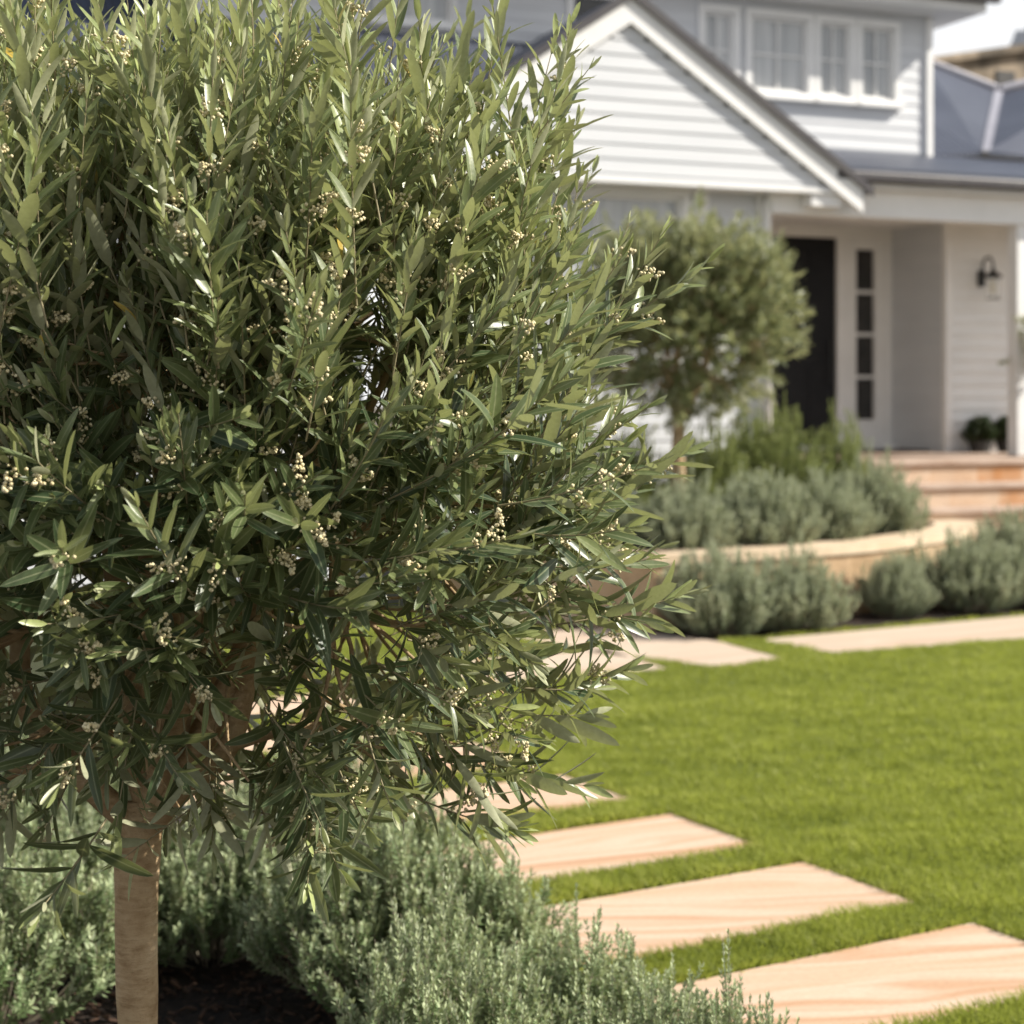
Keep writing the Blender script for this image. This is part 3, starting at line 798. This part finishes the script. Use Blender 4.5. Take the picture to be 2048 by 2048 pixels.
ICO_V = None
def ico():
    import bmesh
    bm = bmesh.new(); bmesh.ops.create_icosphere(bm, subdivisions=1, radius=1.0)
    v = np.array([x.co[:] for x in bm.verts]); f = np.array([[y.index for y in x.verts] for x in bm.faces]); bm.free(); return v, f

def blossom_mesh(name, spots, g, scale=1.0, nmin=14, nmax=30):
    iv, itf = ico(); C, Rr = [], []
    for p, ax in spots:
        n = g.integers(nmin, nmax); ln = g.uniform(0.022, 0.05) * scale
        for k in range(n):
            f = g.random(); c = p + ax * ln * f + rnd_unit(g) * (0.013 * scale * (1.15 - f))
            C.append(c); Rr.append(g.uniform(0.0019, 0.0034) * scale)
    C = np.array(C); Rr = np.array(Rr)
    V = C[:, None, :] + iv[None] * Rr[:, None, None]
    F = itf[None] + (np.arange(len(C)) * len(iv))[:, None, None]
    return fast_mesh(name, V.reshape(-1, 3), None, F.reshape(-1, 3), None, True)

def fib(n, g, jit=0.35):
    i = np.arange(n) + 0.5; ph = np.arccos(1 - 2 * i / n); th = math.pi * (1 + 5 ** .5) * i
    v = np.stack([np.cos(th) * np.sin(ph), np.sin(th) * np.sin(ph), np.cos(ph)], 1)
    return unit(v + g.normal(size=v.shape) * jit * (4 / n) ** .5)

def bez(p0, p1, p2, n=8):
    t = np.linspace(0, 1, n)[:, None]; return (1 - t) ** 2 * p0 + 2 * t * (1 - t) * p1 + t * t * p2

def super_r(dirs, rad, p=3.2):
    return (np.abs(dirs / rad) ** p).sum(1) ** (-1 / p)

def tree_skeleton(g, fork, C, rad, n_limb, n_mid, n_tip, P, r_limb, p=3.2):
    """limbs from the fork, boughs from limbs, branchlets to points near the crown surface"""
    dl = fib(n_limb, g, 0.3); limb = C + dl * super_r(dl, rad, p)[:, None] * 0.30
    dm_ = fib(n_mid, g); mid = C + dm_ * super_r(dm_, rad, p)[:, None] * g.uniform(0.50, 0.64, n_mid)[:, None]
    dt = fib(n_tip, g, 0.6); tip = C + dt * super_r(dt, rad, p)[:, None] * g.uniform(0.76, 0.90, n_tip)[:, None]
    paths = []
    for q in limb:
        m = (fork + q) / 2 + np.array([*(q - fork)[:2] * 0.18, -0.03])
        paths.append((bez(fork, m, q, 9), r_limb, r_limb * 0.55))
    for q in mid:
        b = limb[np.argmin(((limb - q) ** 2).sum(1))]
        m = (b + q) / 2 + g.normal(size=3) * 0.04 * rad[0] + np.array([0, 0, -0.06 * rad[2]])
        paths.append((bez(b, m, q, 7), r_limb * 0.42, r_limb * 0.2))
    for q in tip:
        b = mid[np.argmin(((mid - q) ** 2).sum(1))]
        m = (b + q) / 2 + g.normal(size=3) * 0.04 * rad[0] + np.array([0, 0, -0.04 * rad[2]])
        paths.append((bez(b, m, q, 6), r_limb * 0.17, r_limb * 0.07))
    return dt, tip, mid, paths

# ------------------------------------------------------------------ the big olive tree
TX, TY = -0.700, 3.20
g = np.random.default_rng(3)
olive = empty("olive_tree", (TX, TY, 0))
tag(olive, "large sharp olive tree with cream flower clusters and smooth brown trunk, filling the left half", "tree", "olive trees")
fork = np.array([0.02, 0.0, 0.86])
C = np.array([0.115, -0.02, 1.495]); rad = np.array([0.70, 0.56, 0.655])
P = Plant(); fl = []
dt, tip, mid, paths = tree_skeleton(g, fork, C, rad, 7, 36, 250, P, 0.030)
sun_v = np.array(sdir[:])
nsh = 0
for dv, q in zip(dt, tip):
    back = dv[1] > 0.25
    low = dv[2]
    m = 5 if back else 9
    if low > 0.35: m -= 1
    if low < -0.30: m = 3 if not back else 2
    for _ in range(m):
        o = q + g.normal(size=3) * 0.055 - dv * g.uniform(-0.02, 0.16)
        if low > 0.1:
            dd = dv * 0.55 + np.array([0, 0, 0.95]) + g.normal(size=3) * 0.25; up = 0.15; ln_ = g.uniform(0.20, 0.40); spr = (44, 24)
        elif low > -0.45:
            dd = dv * 0.9 + np.array([0, 0, 0.42]) + g.normal(size=3) * 0.35; up = 0.35; ln_ = g.uniform(0.16, 0.29); spr = (54, 30)
        else:
            dd = dv * np.array([1, 1, 0.55]) + np.array([0, 0, 0.10]) + g.normal(size=3) * 0.42; up = 0.1; ln_ = g.uniform(0.12, 0.22); spr = (66, 32)
        pairs = int(ln_ / 0.032) + 1
        if -0.34 < o[0] < 0.24 and o[1] < -0.05 and o[2] < 1.10 and g.random() < 0.72: continue
        olive_shoot(P, g, o, dd, ln_, g.uniform(0.062, 0.092) * (1.12 if low < -0.2 else 1.0), pairs, up, spread=spr, flowers=fl if g.random() < (0.60 if not back else 0.12) else None,
                    tint0=0.01 + 0.50 * max(0, low + 0.1) + 0.10 * g.random())  # young growth and the sunlit crown top both put into the tint
        nsh += 1
# inner shade leaves along the boughs
for q in mid:
    for _ in range(6 if q[2] > C[2] - 0.16 else 1):
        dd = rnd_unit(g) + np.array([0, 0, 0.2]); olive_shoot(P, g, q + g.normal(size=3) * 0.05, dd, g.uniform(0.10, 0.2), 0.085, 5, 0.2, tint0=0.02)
# a few long leaders breaking the outline at the top and right, and drooping sprays low on the right
for (x, y, z, dx, dz, l) in [(0.76, 0.0, 2.00, 0.20, 1, 0.30), (0.72, 0.02, 1.82, 0.32, 1, 0.34), (0.62, 0.0, 2.06, 0.18, 1, 0.34), (0.72, 0.0, 1.66, 0.5, 0.9, 0.25), (0.84, 0.0, 1.43, 0.85, 0.5, 0.22),
                             (0.78, -0.05, 1.235, 1.0, 0.12, 0.25), (0.76, 0.03, 1.55, 0.45, 0.8, 0.24), (0.70, 0.0, 1.10, 1.0, 0.12, 0.22), (0.62, -0.05, 0.98, 1.0, -0.25, 0.22), (0.52, -0.1, 0.93, 1.0, -0.40, 0.20),
                             (0.45, -0.15, 2.02, 0.15, 1, 0.36), (0.25, -0.2, 2.04, 0.0, 1, 0.36), (-0.1, -0.15, 2.05, -0.1, 1, 0.36), (-0.15, 0.1, 2.05, 0.1, 1, 0.34),
                             (0.34, 0.1, 2.05, 0.1, 1, 0.36), (0.10, 0.0, 2.06, -0.05, 1, 0.36), (0.68, -0.12, 1.95, 0.3, 1, 0.34), (0.55, 0.1, 2.05, 0.2, 1, 0.36)]:
    olive_shoot(P, g, np.array([x, y, z]), np.array([dx, g.normal() * 0.1, dz]), l, 0.10, 9, 0.2, flowers=fl if g.random() < 0.5 else None, tint0=0.2)
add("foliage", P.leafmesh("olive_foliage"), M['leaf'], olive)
add("twigs", P.stemmesh("olive_twigs", 5), M['twig'], olive)
add("flower_clusters", blossom_mesh("olive_blossom", fl, g, 1.12, 22, 46), M['blossom'], olive)
for pl, r in (([(0.01, 0.0, 0.84), (-0.10, -0.05, 0.96), (-0.19, -0.08, 1.10), (-0.20, -0.08, 1.30), (-0.24, -0.04, 1.55)], 0.027),
              ([(0.01, 0.0, 0.84), (0.09, -0.06, 0.93), (0.19, -0.09, 1.03), (0.22, -0.08, 1.22), (0.20, -0.05, 1.50)], 0.026),
              ([(0.02, 0.0, 0.85), (0.04, -0.03, 1.05), (0.02, -0.06, 1.30), (0.06, -0.02, 1.6)], 0.021),
              ([(0.19, -0.09, 1.02), (0.32, -0.12, 1.06), (0.45, -0.10, 1.06), (0.56, -0.06, 1.12)], 0.011),
              ([(-0.10, -0.05, 0.96), (-0.25, -0.12, 1.00), (-0.38, -0.10, 1.10)], 0.012)):
    paths.append((np.array(smooth_path(pl, 6)), r, r * 0.5))
PB = Plant(); PB.stems = paths
add("branches", PB.stemmesh("olive_branches", 9), M['bark'], olive)
tz = np.linspace(0, 0.90, 16)
tp = np.stack([0.004 * np.sin(tz * 7), 0.003 * np.cos(tz * 6), tz], 1)
tr = MB().tube([tuple(p) for p in tp], [0.052, 0.045] + [0.0385 + 0.0014 * math.sin(z * 23) + 0.0008 * math.sin(z * 61) for z in tz[2:-4]] + [0.040, 0.043, 0.046, 0.036], 24)
tr.build("trunk", M['bark'], olive, smooth=True)
print("hero leaves", len(P.b), "shoots", nsh, "flowers", len(fl))

# ------------------------------------------------------------------ small olive tree (and a second one in a pot by the right post)
S4 = np.array([0, .3, .7, 1.0]); W4 = np.array([.12, .9, .85, .04])
def small_olive(name, loc, C, rad, fork_z, trunk_r, n_tip, label, seed, soil_z=0.0):
    g = np.random.default_rng(seed)
    t = empty(name, loc); tag(t, label, "tree", "olive trees")
    P = Plant(); fork = np.array([0, 0, fork_z])
    dt, tip, mid, paths = tree_skeleton(g, fork, np.array(C), np.array(rad), 6, 30, n_tip, P, trunk_r * 0.6)
    for dv, q in zip(dt, tip):
        m = 11 if dv[2] > -0.3 else 4
        for _ in range(m):
            o = q + g.normal(size=3) * 0.10 - dv * g.uniform(0, 0.25)
            dd = dv * 0.8 + np.array([0, 0, 0.45 if dv[2] > -0.3 else 0.0]) + g.normal(size=3) * 0.35
            ln_ = g.uniform(0.10, 0.21)
            olive_shoot(P, g, o, dd, ln_, 0.075, 7, 0.2, 0.003, None, 0.27, 0.15 + 0.2 * g.random())
    add("foliage", P.leafmesh(name + "_foliage", S4, W4), M['leaf2'], t)
    PB = Plant(); PB.stems = paths
    add("branches", PB.stemmesh(name + "_branches", 7), M['bark'], t)
    MB().tube([(0, 0, soil_z), (0.012, 0.0, fork_z * 0.4), (-0.008, 0, fork_z * 0.75), (0, 0, fork_z + 0.03)], [trunk_r * 1.2, trunk_r, trunk_r, trunk_r * 0.9], 14).build("trunk", M['bark'], t, smooth=True)
    return t
zt = 14.4
small_olive("olive_tree", ((1357 - 1024) / 3413 * zt, zt, PH - 0.10), (0.06, 0, 1.86), (0.88, 0.82, 0.80), 0.98, 0.055, 260,
            "small round olive tree with slim trunk standing in the sandstone planter by the door", 21)

# ------------------------------------------------------------------ shrubs
SB = np.array([0, .55, 1.0]); WB = np.array([.35, 1.0, .10])
def shrub_mesh(name, seed, n_stem, rad, h, leafL, leafW, spacing, lean=0.9, spiky=0.2, whorl=4, bare=0.35, tip_tint=0.9, ang=48, sides=3):
    """mound of upright stems clothed in small leaves"""
    g = np.random.default_rng(seed); P = Plant(); Sstem = []
    for i in range(n_stem):
        u = math.sqrt((i + 0.5) / n_stem); a = i * 2.39996 + g.normal() * 0.3
        e = u * rad * 0.30; base = np.array([e * math.cos(a), e * math.sin(a), 0.0])
        rr = u * rad * g.uniform(0.85, 1.06)
        hh = h * (1 - 0.62 * u ** 2.6) * g.uniform(0.80, 1.0 + spiky) * (1.0 if g.random() > 0.08 else 1.22)
        end = np.array([rr * math.cos(a), rr * math.sin(a), hh])
        ctrl = np.array([rr * math.cos(a) * lean, rr * math.sin(a) * lean, hh * 0.38]) + g.normal(size=3) * 0.03 * rad
        pts = bez(base, ctrl, end, 7); P.stems.append((pts, 0.0032, 0.001))
        bright = g.uniform(0.0, 0.25)
        sprigs = [(pts, bare)]
        for q in range(sides):
            f = g.uniform(0.40, 0.88); p = np.array([np.interp(f, np.linspace(0, 1, 7), pts[:, c]) for c in range(3)])
            j = min(int(f * 6), 5); t = unit((pts[j + 1] - pts[j])[None])[0]
            sd = unit((t * 0.75 + perp(t, g) * 0.7 + np.array([0, 0, 0.35]))[None])[0]
            ln_ = h * g.uniform(0.10, 0.22)
            sp = bez(p, p + sd * ln_ * 0.5, p + sd * ln_ + np.array([0, 0, ln_ * 0.25]), 5)
            P.stems.append((sp, 0.0018, 0.0008)); sprigs.append((sp, 0.15))
        for pts, bare_ in sprigs:
            seg = np.linalg.norm(np.diff(pts, axis=0), axis=1); Lt = seg.sum(); cum = np.concatenate([[0], np.cumsum(seg)]); K = len(seg)
            st = bare_ * Lt; nw = max(3, int((Lt - st) / spacing))
            for k in range(nw):
                s = min(st + (k + g.random() * 0.5) * spacing, Lt); f = s / Lt
                p = np.array([np.interp(s, cum, pts[:, c]) for c in range(3)])
                j = min(int(f * K), K - 1); t = unit((pts[j + 1] - pts[j])[None])[0]
                x = perp(t, g); y = np.cross(t, x); a0 = g.uniform(0, 6.28)
                for w in range(whorl):
                    aa = a0 + w * 2 * math.pi / whorl + g.normal() * 0.25
                    rv = x * math.cos(aa) + y * math.sin(aa); an = R(ang - 24 * max(0, f - 0.7) / 0.3 + g.normal() * 11)
                    ld = t * math.cos(an) + rv * math.sin(an); nn = t * math.sin(an) - rv * math.cos(an)
                    L = leafL * g.uniform(0.7, 1.2) * (1.0 if f < 0.93 else 0.75)
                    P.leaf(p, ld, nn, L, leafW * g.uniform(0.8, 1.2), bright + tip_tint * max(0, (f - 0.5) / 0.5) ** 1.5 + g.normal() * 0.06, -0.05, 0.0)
    return P.leafmesh(name + "_leaves", SB, WB, 0.15), P.stemmesh(name + "_stems", 4)

def place_shrub(kind, meshes, mat, loc, scale, rz, label, group, name):
    t = empty(name, loc, rz); t.scale = (scale if hasattr(scale, '__len__') else (scale,) * 3)
    tag(t, label, "shrub", group)
    lm, sm = meshes
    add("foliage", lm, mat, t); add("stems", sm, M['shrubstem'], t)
    return t

west = [shrub_mesh("westringia%d" % i, 40 + i, 125, 0.46, 0.56, 0.025, 0.0092, 0.0165, sides=6, ang=50, tip_tint=1.1, spiky=0.12 + 0.08 * i) for i in range(3)]
def px(x, z): return (x - 1024) / 3413 * z
NG = "grey green shrubs around the big olive trunk"
near = [  # x px, depth, scale, rot, variant, label
    (770, 4.65, (0.88, 0.9, 1.02), 0.3, 0, "big grey green shrub under the drooping olive sprays, right of the trunk"),
    (590, 5.25, (0.85, 0.85, 0.95), 2.1, 1, "grey green shrub half hidden behind the lower right olive branches"),
    (930, 4.55, 0.74, 1.0, 2, "grey green shrub whose right side spills towards the striped stepping stone"),
    (900, 3.78, (0.66, 0.66, 0.82), 4.0, 1, "nearest silvery shrub at the bottom, left of the loose sprigs"),
    (1150, 4.05, 0.68, 5.2, 0, "low grey green shrub covering the left end of the lowest grass strip"),
    (1300, 3.75, 0.60, 2.6, 2, "lowest silvery shrub with loose sprigs over the orange banded stepping stone"),
    (1450, 3.62, (0.50, 0.50, 0.70), 1.3, 0, "small outermost silvery shrub whose thin sprigs stand against the nearest stones"),
    (-25, 4.5, 0.93, 0.8, 0, "yellowish sunlit shrub cut by the left picture edge"),
    (215, 5.0, 0.74, 3.3, 1, "shaded grey green shrub left of and behind the big olive trunk"),
    (420, 5.05, 0.74, 4.4, 2, "shaded grey green shrub just right of and behind the big olive trunk"),
    (650, 5.75, 0.9, 5.5, 0, "grey green shrub at the back of the bed, glimpsed between low olive branches"),
    (100, 5.9, 0.9, 1.7, 2, "grey green shrub at the back of the bed by the left edge, under the crown"),
]
for x, z, s, rz, v, lab in near:
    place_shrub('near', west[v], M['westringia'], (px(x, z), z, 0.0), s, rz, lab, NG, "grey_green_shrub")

lav = [shrub_mesh("lavender%d" % i, 60 + i, 150, 0.5, 0.60, 0.034, 0.011, 0.018, sides=3, spiky=0.22, whorl=4, bare=0.2, tip_tint=0.75, ang=40) for i in range(3)]
FG = "blue green shrubs by the sandstone planter"
far = [  # X, Y, Z, scale(rad,height), rot, variant, label
    (1.45, 12.02, 0, (0.98, 0.95, 0.92), 0.2, 0, "blue green shrub at the left end of the row before the planter"),
    (2.0, 12.24, 0, (0.98, 0.95, 0.84), 2.2, 1, "blue green shrub second in the row before the planter, merged with its left neighbour"),
    (2.92, 12.95, 0, (0.66, 0.66, 0.74), 4.0, 2, "smallest separate blue green mound before the planter, between two dark mulch gaps"),
    (3.62, 13.35, 0, (1.02, 1.0, 0.94), 1.0, 0, "blue green shrub right of the small mound in the row before the planter"),
    (4.25, 13.65, 0, (0.95, 0.95, 1.02), 3.0, 1, "blue green shrub cut by the right edge at the end of the front row"),
    (4.35, 14.75, 0, (0.95, 0.95, 1.06), 5.0, 2, "blue green shrub at the right edge, below the stone steps and behind the front row"),
    (3.20, 13.72, 0, (0.55, 0.55, 0.78), 2.7, 1, "low blue green shrub close against the curved planter wall, behind the small mound"),
    (1.30, 13.0, PH - .1, (1.0, 1.0, 0.90), 0.9, 1, "blue green shrub at the left end inside the raised planter, behind the big olive's leaves"),
    (1.95, 13.35, PH - .1, (1.05, 1.0, 0.97), 2.9, 2, "blue green shrub inside the raised planter, second from its left end"),
    (2.55, 13.82, PH - .1, (0.95, 0.92, 0.94), 4.2, 0, "blue green shrub in the middle of the raised planter's front"),
    (3.12, 14.65, PH - .1, (0.95, 0.95, 1.06), 5.9, 1, "tallest blue green shrub at the right rounded end of the raised planter"),
    (0.65, 13.3, PH - .1, (0.9, 0.9, 0.95), 1.4, 0, "blue green shrub in the planter hidden mostly by the big olive's right edge"),
]
for x, y, z, s, rz, v, lab in far:
    place_shrub('far', lav[v], M['lavender'], (x, y, z), s, rz, lab, FG, "blue_green_shrub")

ros = [shrub_mesh("rosemary%d" % i, 80 + i, 150, 0.5, 0.75, 0.034, 0.011, 0.018, spiky=0.25, whorl=4, bare=0.25, tip_tint=0.9, ang=40) for i in range(2)]
RG = "bright green shrubs at the back of the planter"
for x, y, z, s, rz, v, lab in [
    (0.95, 14.9, PH - .1, (1.1, 1.0, 1.15), 0.3, 0, "bright green shrub left of the small olive's trunk"),
    (1.75, 15.0, PH - .1, (1.05, 0.95, 1.15), 2.0, 1, "bright green shrub just right of the small olive's trunk"),
    (2.30, 15.35, PH - .1, (1.15, 1.0, 1.40), 3.0, 0, "tallest bright green shrub, in front of the black door"),
    (2.95, 15.5, PH - .1, (1.0, 0.9, 1.16), 4.5, 1, "bright green shrub below the white sidelight, next to the steps")]:
    place_shrub('ros', ros[v], M['rosemary'], (x, y, z), s, rz, lab, RG, "bright_green_shrub")

# box plants in pots on the porch
boxm = shrub_mesh("boxplant", 90, 170, 0.19, 0.33, 0.030, 0.014, 0.018, spiky=0.05, whorl=4, bare=0.15, tip_tint=0.6, ang=60)
for (u, v, s, lab) in ((3.34, 0.90, 1.0, "dark clipped box plant in a low black pot, directly below the lantern"),
                       (3.71, 0.90, 1.0, "dark clipped box plant in a low black pot beside the porch post")):
    t = empty("box_plant", hw(u, v, 1.0605)); t.rotation_euler = (0, 0, u * 3)
    tag(t, lab, "pot plant", "potted box plants on the porch")
    MB().lathe([(0.0, 0.0), (0.10, 0.0), (0.125, 0.12), (0.13, 0.12), (0.13, 0.135), (0.11, 0.135), (0.11, 0.11), (0.0, 0.11)], (0, 0, 0), 20).build("pot", M['pot'], t)
    f = add("foliage", boxm[0], M['box'], t); f.location = (0, 0, 0.09)
    f = add("stems", boxm[1], M['shrubstem'], t); f.location = (0, 0, 0.09)

# potted olive at the right picture edge
pt = small_olive("potted_olive_tree", hw(3.27, -0.45, 1.0605), (0.0, 0, 1.18), (0.24, 0.24, 0.24), 0.86, 0.016, 26,
                 "potted olive whose dark leaves just enter at the right edge by the post", 33, 0.25)
MB().lathe([(0.0, 0.0), (0.11, 0.0), (0.16, 0.30), (0.165, 0.30), (0.165, 0.33), (0.14, 0.33), (0.14, 0.28), (0.0, 0.28)], (0, 0, 0), 24).build("pot", M['pot'], pt)

# ------------------------------------------------------------------ grass and bark chips
def vnoise(P, sc_, seed):
    """smooth value noise on a lattice"""
    g = np.random.default_rng(seed); T = g.random((256, 256)); Q = P * sc_
    i = np.floor(Q).astype(int); f = Q - i; f = f * f * (3 - 2 * f)
    a = T[i[:, 0] % 256, i[:, 1] % 256]; b = T[(i[:, 0] + 1) % 256, i[:, 1] % 256]; c = T[i[:, 0] % 256, (i[:, 1] + 1) % 256]; d = T[(i[:, 0] + 1) % 256, (i[:, 1] + 1) % 256]
    return (a * (1 - f[:, 0]) + b * f[:, 0]) * (1 - f[:, 1]) + (c * (1 - f[:, 0]) + d * f[:, 0]) * f[:, 1]

def grass_mesh():
    g = np.random.default_rng(8); pts = []
    for (z0, z1, dens) in ((4.2, 5.5, 26000), (5.5, 7.0, 19000), (7.0, 9.0, 12500), (9.0, 13.2, 8500)):
        x1 = z1 * 0.32 + 0.5; x0 = -1.9
        n = int((x1 - x0) * (z1 - z0) * dens)
        pts.append(np.stack([g.uniform(x0, x1, n), g.uniform(z0, z1, n)], 1))
    Pn = np.concatenate(pts)
    keep = np.ones(len(Pn), bool)
    for s in slabs_all:
        c = s.mean(0); keep &= ~inside(Pn, c + (s - c) * 0.997)
    keep &= ~inside(Pn, near_bed); keep &= ~inside(Pn, far_bed)
    # nothing behind the far slabs
    Pn = Pn[keep]
    K = len(Pn)
    ca, sa = math.cos(R(12)), math.sin(R(12))
    Q = np.stack([Pn[:, 0] * ca + Pn[:, 1] * sa, -Pn[:, 0] * sa + Pn[:, 1] * ca], 1)
    w1 = vnoise(Q * np.array([1.2, 4.5]), 1.0, 1); w2 = vnoise(Q, 9.0, 2); w3 = vnoise(Q, 26.0, 3)
    w4 = vnoise(Q * np.array([5.0, 16.0]), 1.0, 4)
    h = 0.020 + 0.018 * w1 + 0.012 * w2 + 0.006 * w3 + 0.020 * w4 + g.normal(size=K) * 0.004
    h = np.clip(h, 0.014, 0.07)
    a = g.uniform(0, 2 * np.pi, K); lean = np.abs(g.normal(0.30, 0.25, K))
    d = np.stack([np.cos(a) * lean, np.sin(a) * lean, np.ones(K)], 1)
    base = np.concatenate([Pn, np.zeros((K, 1))], 1)
    nn = np.stack([np.cos(a + 2.2), np.sin(a + 2.2), g.normal(size=K) * 0.3], 1)
    tint = np.clip(0.30 + 0.40 * (w2 - 0.5) + 0.50 * (w1 - 0.35) + 0.55 * (w4 - 0.5) + g.normal(size=K) * 0.22, 0, 1)  # darker shadow rows painted into the tint, with random mottling
    W = (0.0034 + 0.0006 * np.maximum(0, Pn[:, 1] - 5)) * g.uniform(0.7, 1.2, K)
    d = unit(d); nn = unit(nn - (nn * d).sum(1, keepdims=True) * d); b = np.cross(d, nn)
    V = np.zeros((K, 5, 3))
    bend = np.stack([np.cos(a), np.sin(a), -0.35 * np.ones(K)], 1) * (h * g.uniform(0.05, 0.5, K))[:, None]
    m = base + d * (h * 0.55)[:, None] + bend * 0.25
    V[:, 0] = base - b * W[:, None] * 0.5; V[:, 1] = base + b * W[:, None] * 0.5
    V[:, 2] = m + b * W[:, None] * 0.42; V[:, 3] = m - b * W[:, None] * 0.42
    V[:, 4] = base + d * h[:, None] + bend
    i = np.arange(K) * 5
    q = np.stack([i, i + 1, i + 2, i + 3], 1); t = np.stack([i + 3, i + 2, i + 4], 1)
    print("grass blades", K)
    return fast_mesh("grass", V.reshape(-1, 3), q, t, {"tint": np.repeat(tint, 5)}, True)
go = add("grass", grass_mesh(), M['grass'])
tag(go, "short bright green grass of the lawn and the strips between stones", "grass", None, "stuff")

def chips():
    g = np.random.default_rng(9); mb = MB()
    n = 5200
    pts = np.stack([g.uniform(-2.2, 0.9, n), g.uniform(3.9, 6.4, n)], 1)
    pts = pts[inside(pts, near_bed)]
    far = np.stack([g.uniform(0.6, 4.9, 1500), g.uniform(11.6, 14, 1500)], 1)
    pts = np.concatenate([pts, far[inside(far, far_bed)]])
    pts = pts[~inside(pts, [tuple(p) for p in outer])]
    K = len(pts)
    L = g.uniform(0.010, 0.045, K); W = g.uniform(0.005, 0.014, K); H = g.uniform(0.002, 0.006, K)
    a = g.uniform(0, 6.28, K); tilt = g.normal(size=K) * 0.35
    dx = np.stack([np.cos(a) * np.cos(tilt), np.sin(a) * np.cos(tilt), np.sin(tilt)], 1)
    dy = np.stack([-np.sin(a), np.cos(a), g.normal(size=K) * 0.3], 1); dy = unit(dy - (dy * dx).sum(1, keepdims=True) * dx); dz = np.cross(dx, dy)
    c = np.concatenate([pts, 0.010 + np.abs(g.normal(size=(K, 1))) * 0.010], 1)
    V = np.zeros((K, 8, 3))
    for k, (x, y, z) in enumerate([(-1, -1, -1), (1, -1, -1), (1, 1, -1), (-1, 1, -1), (-.8, -.8, 1), (.8, -.7, 1), (.7, .8, 1), (-.9, .7, 1)]):
        V[:, k] = c + dx * (L * x / 2)[:, None] + dy * (W * y / 2)[:, None] + dz * (H * z / 2)[:, None]
    i = (np.arange(K) * 8)[:, None]
    q = np.concatenate([i + np.array(f) for f in ((0, 3, 2, 1), (4, 5, 6, 7), (0, 1, 5, 4), (1, 2, 6, 5), (2, 3, 7, 6), (3, 0, 4, 7))])
    return fast_mesh("bark_chips", V.reshape(-1, 3), q)
tag(add("bark_chips", chips(), M['chip']), "scattered dark brown bark chips on the mulch beds", "mulch", None, "stuff")
